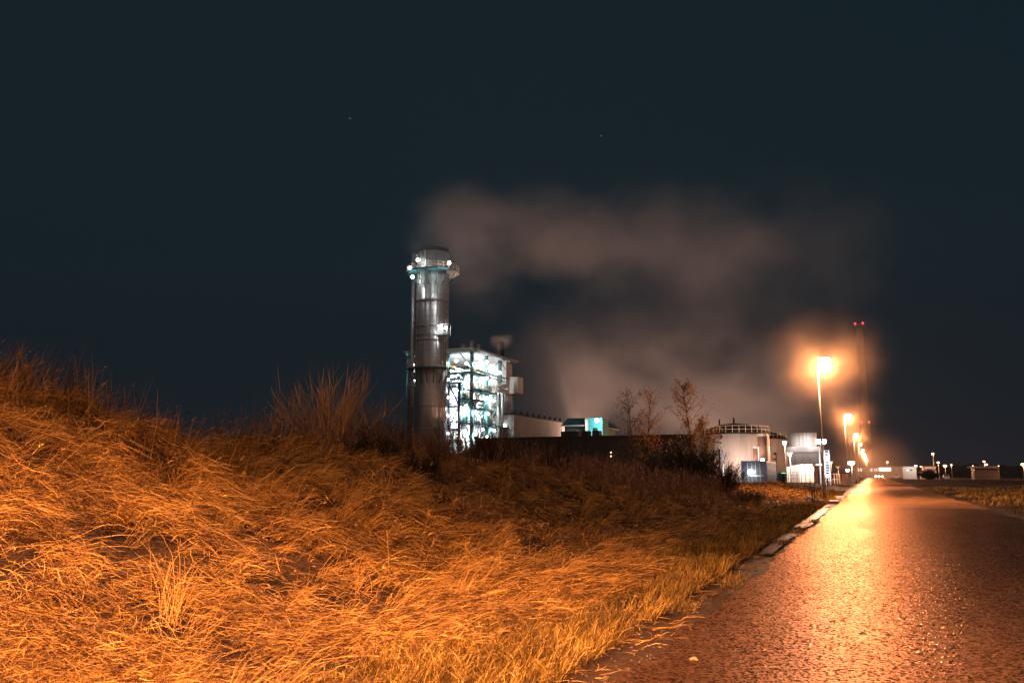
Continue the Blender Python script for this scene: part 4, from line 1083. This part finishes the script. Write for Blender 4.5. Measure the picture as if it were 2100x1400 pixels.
for i, (u, v, D, r, lab) in enumerate(((1820, 947, 400, .42, 'distant lamp above the lit panel of the warehouse'), (1913, 930, 330, .42, 'tallest distant lamp above the canopy building'), (1878, 955, 360, .5, 'orange distant lamp above the white hut'),
        (1888, 956, 380, .25, 'tiny distant lamp right of the white hut'), (1924, 948, 330, .42, 'distant lamp just right of the canopy building'), (1938, 955, 330, .6, 'bright orange distant lamp low over the dark hedge'),
        (1951, 953, 420, .35, 'faint distant lamp right of the bright orange one'), (2018, 946, 360, .4, 'higher of the two lamps above the tan bungalow'), (2023, 952, 360, .42, 'lower of the two lamps above the tan bungalow'),
        (1995, 955, 380, .22, 'faint lamp at the left end of the bungalow roof'), (2048, 955, 380, .22, 'faint lamp at the right end of the bungalow roof'), (2098, 952, 300, .6, 'orange distant lamp at the far right edge'))):
    far_lamp(u, v, D, lab, r, 2600 if r > .3 else 0)
# parked cars with headlights near the far end
def car(u, v, D, label, lit, m):
    p = at_d(u, v, D); x, y = p.x, p.y
    t = thing('parked_car', (x, y, 0), label, 'car', 'cars at the end of the road')
    b = MB(); prof = [(-2.1, .35), (-2.15, .75), (-1.3, .95), (-.8, 1.42), (.8, 1.45), (1.5, .98), (2.1, .85), (2.15, .4)]
    n = len(prof); vs = [(x + s * (.85 if z < 1.2 else .68), y + q, z) for s in (-1, 1) for q, z in prof]
    b.add(vs, [tuple(range(n)), tuple(range(2 * n - 1, n - 1, -1))] + [(i, i + n, (i + 1) % n + n, (i + 1) % n) for i in range(n)]); b.build('body', M[m], t)
    for sx in (-.8, .8):
        for sy in (-1.3, 1.3): b = MB(); b.tube((x + sx - .1, y + sy, .32), (x + sx + .1, y + sy, .32), .32, .32, 14); b.build('wheel', M['rubber'], t)
    for sx in (-.6, .6): b = MB(); b.ball((x + sx, y - 2.2, .7), .3 if lit else .09, 8); b.build('headlight', M['warmlamp'] if lit else M['glass'], t)
    b = MB(); b.add([(x - .62, y - 1.28, 1.0), (x + .62, y - 1.28, 1.0), (x + .58, y - .86, 1.4), (x - .58, y - .86, 1.4)], [(0, 1, 2, 3)]); b.build('windscreen', M['glass'], t)
    if lit: spot((x, y - 2.6, .8), (x - 1, y - 14, 0), 200, (1., .8, .65), 70)
car(1799, 976, 400, 'car with glaring headlights facing the camera at the road end', True, 'dark')
car(1806, 976, 408, 'second car with lit headlights beside the first', True, 'dark')
car(1838, 974.5, 360, 'pale car parked unlit left of the white hut', False, 'white')
car(1940, 973, 300, 'pale car on the field edge under the bright orange lamp', False, 'white')
# dark hedge clump by the wall and far tree line
P = at_y(1908, 977, 300); shrub(P.x, P.y, 3.2, 5., 900, (.02, .02, .012), 'wide dark hedge clump in front of the tan wall', 'bush', 'hedge_clump', 1500, .5)
b = MB(); r_ = random.Random(9); x = -100; prev = 7.
pts = []
while x < 1500: pts.append((x, 5.5 + r_.uniform(0, 3.) + 3. * math.sin(x * .02))); x += r_.uniform(3, 8)
vs = []; n = len(pts)
for X, H in pts: vs += [(X, 900 + X * .1, -.5), (X, 900 + X * .1, H), (X, 912 + X * .1, H * .9), (X, 912 + X * .1, -.5)]
fs = []
for i in range(n - 1):
    a = 4 * i; c = a + 4; fs += [(a, c, c + 1, a + 1), (a + 1, c + 1, c + 2, a + 2), (a + 2, c + 2, c + 3, a + 3)]
b.add(vs, fs); tag(b.build('distant_treeline', mat('far_foliage', (.03, .035, .025), .9, 0, .4, .1)), 'low dark belt of trees along the horizon beyond the field', 'trees', kind='stuff')

# ------------------------------------------------------------------ small things on the verge and road
p = at_d(1662, 1033, 51); bg = thing('litter_bag', (p.x, p.y, .3), 'crumpled white plastic bag lying on the verge by the street lamp', 'litter')
me = bpy.data.meshes.new('sheet'); b = MB(); z = float(gh(np.array([p.x]), np.array([p.y]))[0])
b.ball((p.x, p.y, z + .2), .3, 16, .75); b.ball((p.x + .45, p.y - .1, z + .12), .2, 12, .6); b.tube((p.x + .6, p.y, z + .1), (p.x + .95, p.y + .1, z + .12), .1, .03, 8)
b.v = [(X + random.uniform(-.05, .05), Y + random.uniform(-.05, .05), Z + random.uniform(-.05, .05)) for X, Y, Z in b.v]
b.build('bag', M['plastic'], bg)
for i, (u, v, sx, sy, lab) in enumerate(((1717, 1024, .3, .9, 'pale kerb slab at the road edge, nearer of the two'), (1728, 1017, .32, 1.1, 'pale kerb slab at the road edge, farther of the two'))):
    p = at_x(u, v, -2.3) if False else at_d(u, v, 52 + 10 * i); p.x = -2.12
    b = MB(); b.add([(p.x - sx, p.y - sy, .0), (p.x + sx * .9, p.y - sy * .9, .0), (p.x + sx, p.y + sy, .0), (p.x - sx * .9, p.y + sy * .95, .0), (p.x - sx * .93, p.y - sy * .95, .14), (p.x + sx * .85, p.y - sy * .85, .13), (p.x + sx * .93, p.y + sy * .95, .14), (p.x - sx * .85, p.y + sy * .9, .15)],
                    [(3, 2, 1, 0), (4, 5, 6, 7), (0, 1, 5, 4), (1, 2, 6, 5), (2, 3, 7, 6), (3, 0, 4, 7)])
    tag(b.build('kerb_slab', M['stone']), lab, 'kerb stone', 'kerb slabs')
p = Vector((-3.55, 8.9, .05)); lg = MB(); a = at_d(1045, 1232, 9.6); c = at_d(1110, 1242, 9.2)
za = float(height(a.x, a.y)) + .12; zc = float(height(c.x, c.y)) + .1
lg.tube((a.x, a.y, za), ((a.x + c.x) / 2, (a.y + c.y) / 2, (za + zc) / 2 + .03), .05, .055, 9); lg.tube(((a.x + c.x) / 2, (a.y + c.y) / 2, (za + zc) / 2 + .03), (c.x, c.y, zc), .055, .035, 9)
tag(lg.build('fallen_branch', M['bark'], None, True), 'short dark fallen branch lying at the foot of the bank', 'branch')
# small leaves and pebbles on the asphalt
for i, (u, v, lab) in enumerate(((1710, 1280, 'small dark upright leaf standing on the asphalt'), (1425, 1358, 'curled tan leaf on the road edge near the bottom'), (1772, 1305, 'tiny dark leaf in the middle of the road'))):
    r = ray(u, v); t = (.05 - CZ) / r[2]; x, y = r[0] * t, r[1] * t
    b = MB(); zz = .066; b.add([(x - .03, y, zz), (x - .012, y - .018, zz + .012), (x + .03, y - .004, zz + .004), (x + .014, y + .02, zz + .02), (x - .01, y + .018, zz + .03), (x - .05, y + .004, zz + .012)], [(0, 1, 4, 5), (1, 2, 3, 4)])
    tag(b.build('fallen_leaf', mat('leaf_brown', (.06, .035, .02) if i != 1 else (.35, .2, .08), .8)), lab, 'leaf')
g_ = MB(); r_ = random.Random(31)
for k in range(900):
    y = 4.5 + 32 * r_.random() ** 1.8; x = r_.gauss(-2.0, .28) if r_.random() < .85 else r_.uniform(-1.7, 4.4)
    rr2 = r_.uniform(.004, .013) * (1 + y / 30); z = .012 if x < -1.85 else .035; a = r_.random() * 6
    if x > -1.85: rr2 *= .6; z += .03 * (1 - ((x - 1.47) / 3.3) ** 2)
    pts_ = [(x + rr2 * (1 + .4 * r_.random()) * math.cos(a + t), y + rr2 * (1 + .4 * r_.random()) * math.sin(a + t), z) for t in (0, 1.6, 3.1, 4.7)]
    g_.add(pts_ + [(x + rr2 * .2, y, z + rr2 * 1.1)], [(0, 1, 4), (1, 2, 4), (2, 3, 4), (3, 0, 4), (3, 2, 1, 0)])
tag(g_.build('gravel', mat('gravel_stone', (.09, .06, .04), .6, 0, .6, 9.)), 'loose gravel along the muddy road edge', 'gravel', kind='stuff')
for i, (u, v, D) in enumerate(((718, 243, 2500), (1233, 279, 2500))):
    p = at_d(u, v, D); b = MB(); b.ball(p, 1.7, 8)
    tag(b.build('star', M['star']), ['bluish star high over the left bank', 'white star high above and right of the chimney'][i], 'star')

# ------------------------------------------------------------------ steam, mist and haze
def volume(name, cdens, color, warp=.55, nscale=.03, edge=.75, aniso=0., power=1., seed=0., step=.6):
    m, nt, out = newmat(name); L = nt.links.new
    tc = N(nt, 'ShaderNodeTexCoord'); ge = N(nt, 'ShaderNodeNewGeometry')
    mp = N(nt, 'ShaderNodeMapping'); mp.inputs['Location'].default_value = (seed, seed * 1.7, seed * .6); mp.inputs['Scale'].default_value = (nscale, nscale, nscale * 1.2)
    L(ge.outputs['Position'], mp.inputs[0])
    nz = N(nt, 'ShaderNodeTexNoise', Scale=1., Detail=4., Roughness=.58); L(mp.outputs[0], nz.inputs['Vector'])
    ln = N(nt, 'ShaderNodeVectorMath', operation='LENGTH'); L(tc.outputs['Object'], ln.inputs[0])
    sub = N(nt, 'ShaderNodeMath', operation='MULTIPLY_ADD'); sub.inputs[1].default_value = -warp * 2; sub.inputs[2].default_value = warp; L(nz.outputs[0], sub.inputs[0])   # warp*(1-2n)
    ad = N(nt, 'ShaderNodeMath', operation='ADD'); L(ln.outputs['Value'], ad.inputs[0]); L(sub.outputs[0], ad.inputs[1])
    mr = N(nt, 'ShaderNodeMapRange', interpolation_type='SMOOTHSTEP'); mr.inputs[1].default_value = 1 - edge; mr.inputs[2].default_value = .92; mr.inputs[3].default_value = 1; mr.inputs[4].default_value = 0
    L(ad.outputs[0], mr.inputs[0])
    # hard stop before the domain surface
    mr3 = N(nt, 'ShaderNodeMapRange', interpolation_type='SMOOTHSTEP'); mr3.inputs[1].default_value = .6; mr3.inputs[2].default_value = .99; mr3.inputs[3].default_value = 1; mr3.inputs[4].default_value = 0
    L(ln.outputs['Value'], mr3.inputs[0])
    m0 = N(nt, 'ShaderNodeMath', operation='MULTIPLY'); L(mr.outputs[0], m0.inputs[0]); L(mr3.outputs[0], m0.inputs[1])
    pw = N(nt, 'ShaderNodeMath', operation='POWER'); pw.inputs[1].default_value = power; L(m0.outputs[0], pw.inputs[0])
    m1 = N(nt, 'ShaderNodeMath', operation='MULTIPLY'); m1.inputs[1].default_value = cdens; L(pw.outputs[0], m1.inputs[0])
    pv = N(nt, 'ShaderNodeVolumePrincipled'); pv.inputs['Color'].default_value = (*color, 1); pv.inputs['Anisotropy'].default_value = aniso
    L(m1.outputs[0], pv.inputs['Density']); L(pv.outputs[0], out.inputs['Volume'])
    m.cycles.volume_step_rate = step
    return m
UB = MB(); UB.ball((0, 0, 0), 1., 24)
def puff(name, c, rad, m, label, rot=0.):
    o = UB.build(name, m); o.location = c; o.scale = rad; o.rotation_euler = (0, 0, rot)
    return tag(o, label, 'steam', kind='stuff')
def px_puff(name, u, v, ru, rv, D, depth, m, label):
    c = at_d(u, v, D); k = D / F
    return puff(name, c, (ru * k, depth, rv * k), m, label, YAW + math.atan((u - CX) / F) * -1)
SM = (.9, .86, .84)
plume = [(880, 470, 90, 115, 160, 9, .011), (960, 462, 175, 125, 166, 12, .013), (1120, 475, 280, 130, 178, 16, .011), (1330, 500, 360, 165, 200, 22, .005), (1560, 520, 400, 210, 230, 28, .003), (975, 565, 150, 130, 165, 9, .011)]
for i, (u, v, ru, rv, D, dp, de) in enumerate(plume):
    px_puff('chimney_steam', u, v, ru, rv, D, dp, volume('chimney_plume', de * 1.85, SM, .8, .06, 1., seed=3), 'brownish steam plume drifting right from the chimney top')
cloud = [(1120, 830, 210, 230, 230, 16, .013), (1230, 760, 280, 250, 250, 22, .009), (1400, 830, 340, 200, 250, 24, .010), (1570, 840, 250, 190, 235, 16, .010), (1430, 690, 440, 280, 260, 30, .0055), (1690, 790, 200, 220, 240, 18, .004)]
for i, (u, v, ru, rv, D, dp, de) in enumerate(cloud):
    px_puff('cooling_steam', u, v, ru, rv, D, dp, volume('tower_steam', de * 1.55, SM, .8, .05, 1., seed=9), 'wide warm lit steam cloud rising behind the tank farm')
p = at_d(1030, 700, 176); puff('stack_steam', p, (3.6, 3, 2.6), volume('stack_puff', .05, SM, 1.1, .4, 1.), 'small steam puff at the boiler house roof stack')
for i in range(1, 4):  # mist balls added for the lamp halos, orange put into their colour
    y = LY0 + LSTEP * i
    puff('halo_mist', (LX + .3, y, 8.9), (6., 6., 6.), volume('mist', .028 if i == 1 else .019, (1., .74, .5), .5, .4, 1.05, seed=2. * i, power=2.2), 'ball of orange tinted mist added round a street lamp for its halo')
puff('halo_mist', (LX + 1, 370, 6), (22, 210, 15), volume('halo_mist_bank', .0034, (1., .76, .55), .3, .05, .95, seed=4.), 'bank of tinted mist added round the far street lamps for their glow')  # mist added to spread a glow along the far lamps
b = MB(); b.box(-3600, 3600, -130, 4100, -8, 125)
hm, nt, out = newmat('haze_air'); pv = N(nt, 'ShaderNodeVolumePrincipled', Density=.00006); pv.inputs['Color'].default_value = (.85, .88, .92, 1); nt.links.new(pv.outputs[0], out.inputs['Volume'])
tag(b.build('haze', hm), 'thin night haze over the whole place', 'haze', kind='stuff')
# unseen yard floods behind the dark shed that light the steam
for (u, v, D, w) in ((1090, 955, 205, 80000), (1200, 955, 215, 46000), (1340, 955, 225, 34000), (1480, 955, 225, 28000), (1600, 955, 215, 26000)):
    p = at_d(u, v, D); spot((p.x, p.y, 3.), (p.x, p.y + 6, 60), w, (1., .58, .42), 176, .4)
p = at_d(960, 800, 185); spot((p.x, p.y, RZ_ + 1.5), (p.x + 12, p.y - 4, RZ_ + 30), 20000, (1., .55, .38), 176, .4)  # added uplight above the boiler house roof, brightens the chimney plume

# ------------------------------------------------------------------ sky
w = bpy.data.worlds.new('World'); scn.world = w; w.use_nodes = True; nt = w.node_tree; nt.nodes.clear(); L = nt.links.new
out = N(nt, 'ShaderNodeOutputWorld'); bg = N(nt, 'ShaderNodeBackground'); L(bg.outputs[0], out.inputs[0])
tc = N(nt, 'ShaderNodeTexCoord'); sx = N(nt, 'ShaderNodeSeparateXYZ'); L(tc.outputs['Generated'], sx.inputs[0])
cr = N(nt, 'ShaderNodeValToRGB'); cr.color_ramp.interpolation = 'EASE'
e = cr.color_ramp.elements
e[0].position = 0.; e[0].color = (.0076, .0104, .0152, 1)
e[1].position = 1.; e[1].color = (.05, .085, .12, 1)  # overhead sky, out of view, made brighter to lift the dark tones
for pos, c in ((.10, (.0060, .0122, .0172)), (.28, (.0055, .0145, .0202)), (.62, (.0053, .0148, .0204)), (.75, (.02, .035, .05))):
    x = e.new(pos); x.color = (*c, 1)
L(sx.outputs[2], cr.inputs[0])
# unseen warm glow added low behind the camera to light the steam
dt = N(nt, 'ShaderNodeVectorMath', operation='DOT_PRODUCT'); dt.inputs[1].default_value = (math.sin(YAW) * 1., -math.cos(YAW), .15); L(tc.outputs['Generated'], dt.inputs[0])
mr = N(nt, 'ShaderNodeMapRange', interpolation_type='SMOOTHSTEP'); mr.inputs[1].default_value = .35; mr.inputs[2].default_value = 1.; mr.inputs[4].default_value = .22; L(dt.outputs['Value'], mr.inputs[0])
mx = N(nt, 'ShaderNodeMix', data_type='RGBA', blend_type='ADD'); mx.inputs[0].default_value = 1
cm = N(nt, 'ShaderNodeMix', data_type='RGBA', blend_type='MULTIPLY'); cm.inputs[0].default_value = 1; cm.inputs[6].default_value = (1., .62, .5, 1); L(mr.outputs[0], cm.inputs[7])
L(cr.outputs[0], mx.inputs[6]); L(cm.outputs[2], mx.inputs[7]); L(mx.outputs[2], bg.inputs[0])

# ------------------------------------------------------------------ camera and settings
cd = bpy.data.cameras.new('Camera'); cam = bpy.data.objects.new('Camera', cd); col.objects.link(cam)
cd.sensor_width = 36; cd.lens = 36 * F / 2100; cd.clip_start = .1; cd.clip_end = 12000
cam.location = (0, 0, CZ); cam.rotation_euler = (PI / 2 + PT, 0, YAW); scn.camera = cam
vs_ = scn.view_settings; vs_.view_transform = 'Standard'; vs_.look = 'None'; vs_.exposure = 0; vs_.gamma = 1
c = scn.cycles
c.max_bounces = 5; c.diffuse_bounces = 2; c.glossy_bounces = 2; c.transmission_bounces = 2; c.transparent_max_bounces = 8; c.volume_bounces = 0
c.sample_clamp_indirect = 2.; c.sample_clamp_direct = 0; c.use_light_tree = True
c.use_denoising = True; c.denoiser = 'OPENIMAGEDENOISE'
c.caustics_reflective = False; c.caustics_refractive = False
c.volume_max_steps = 128
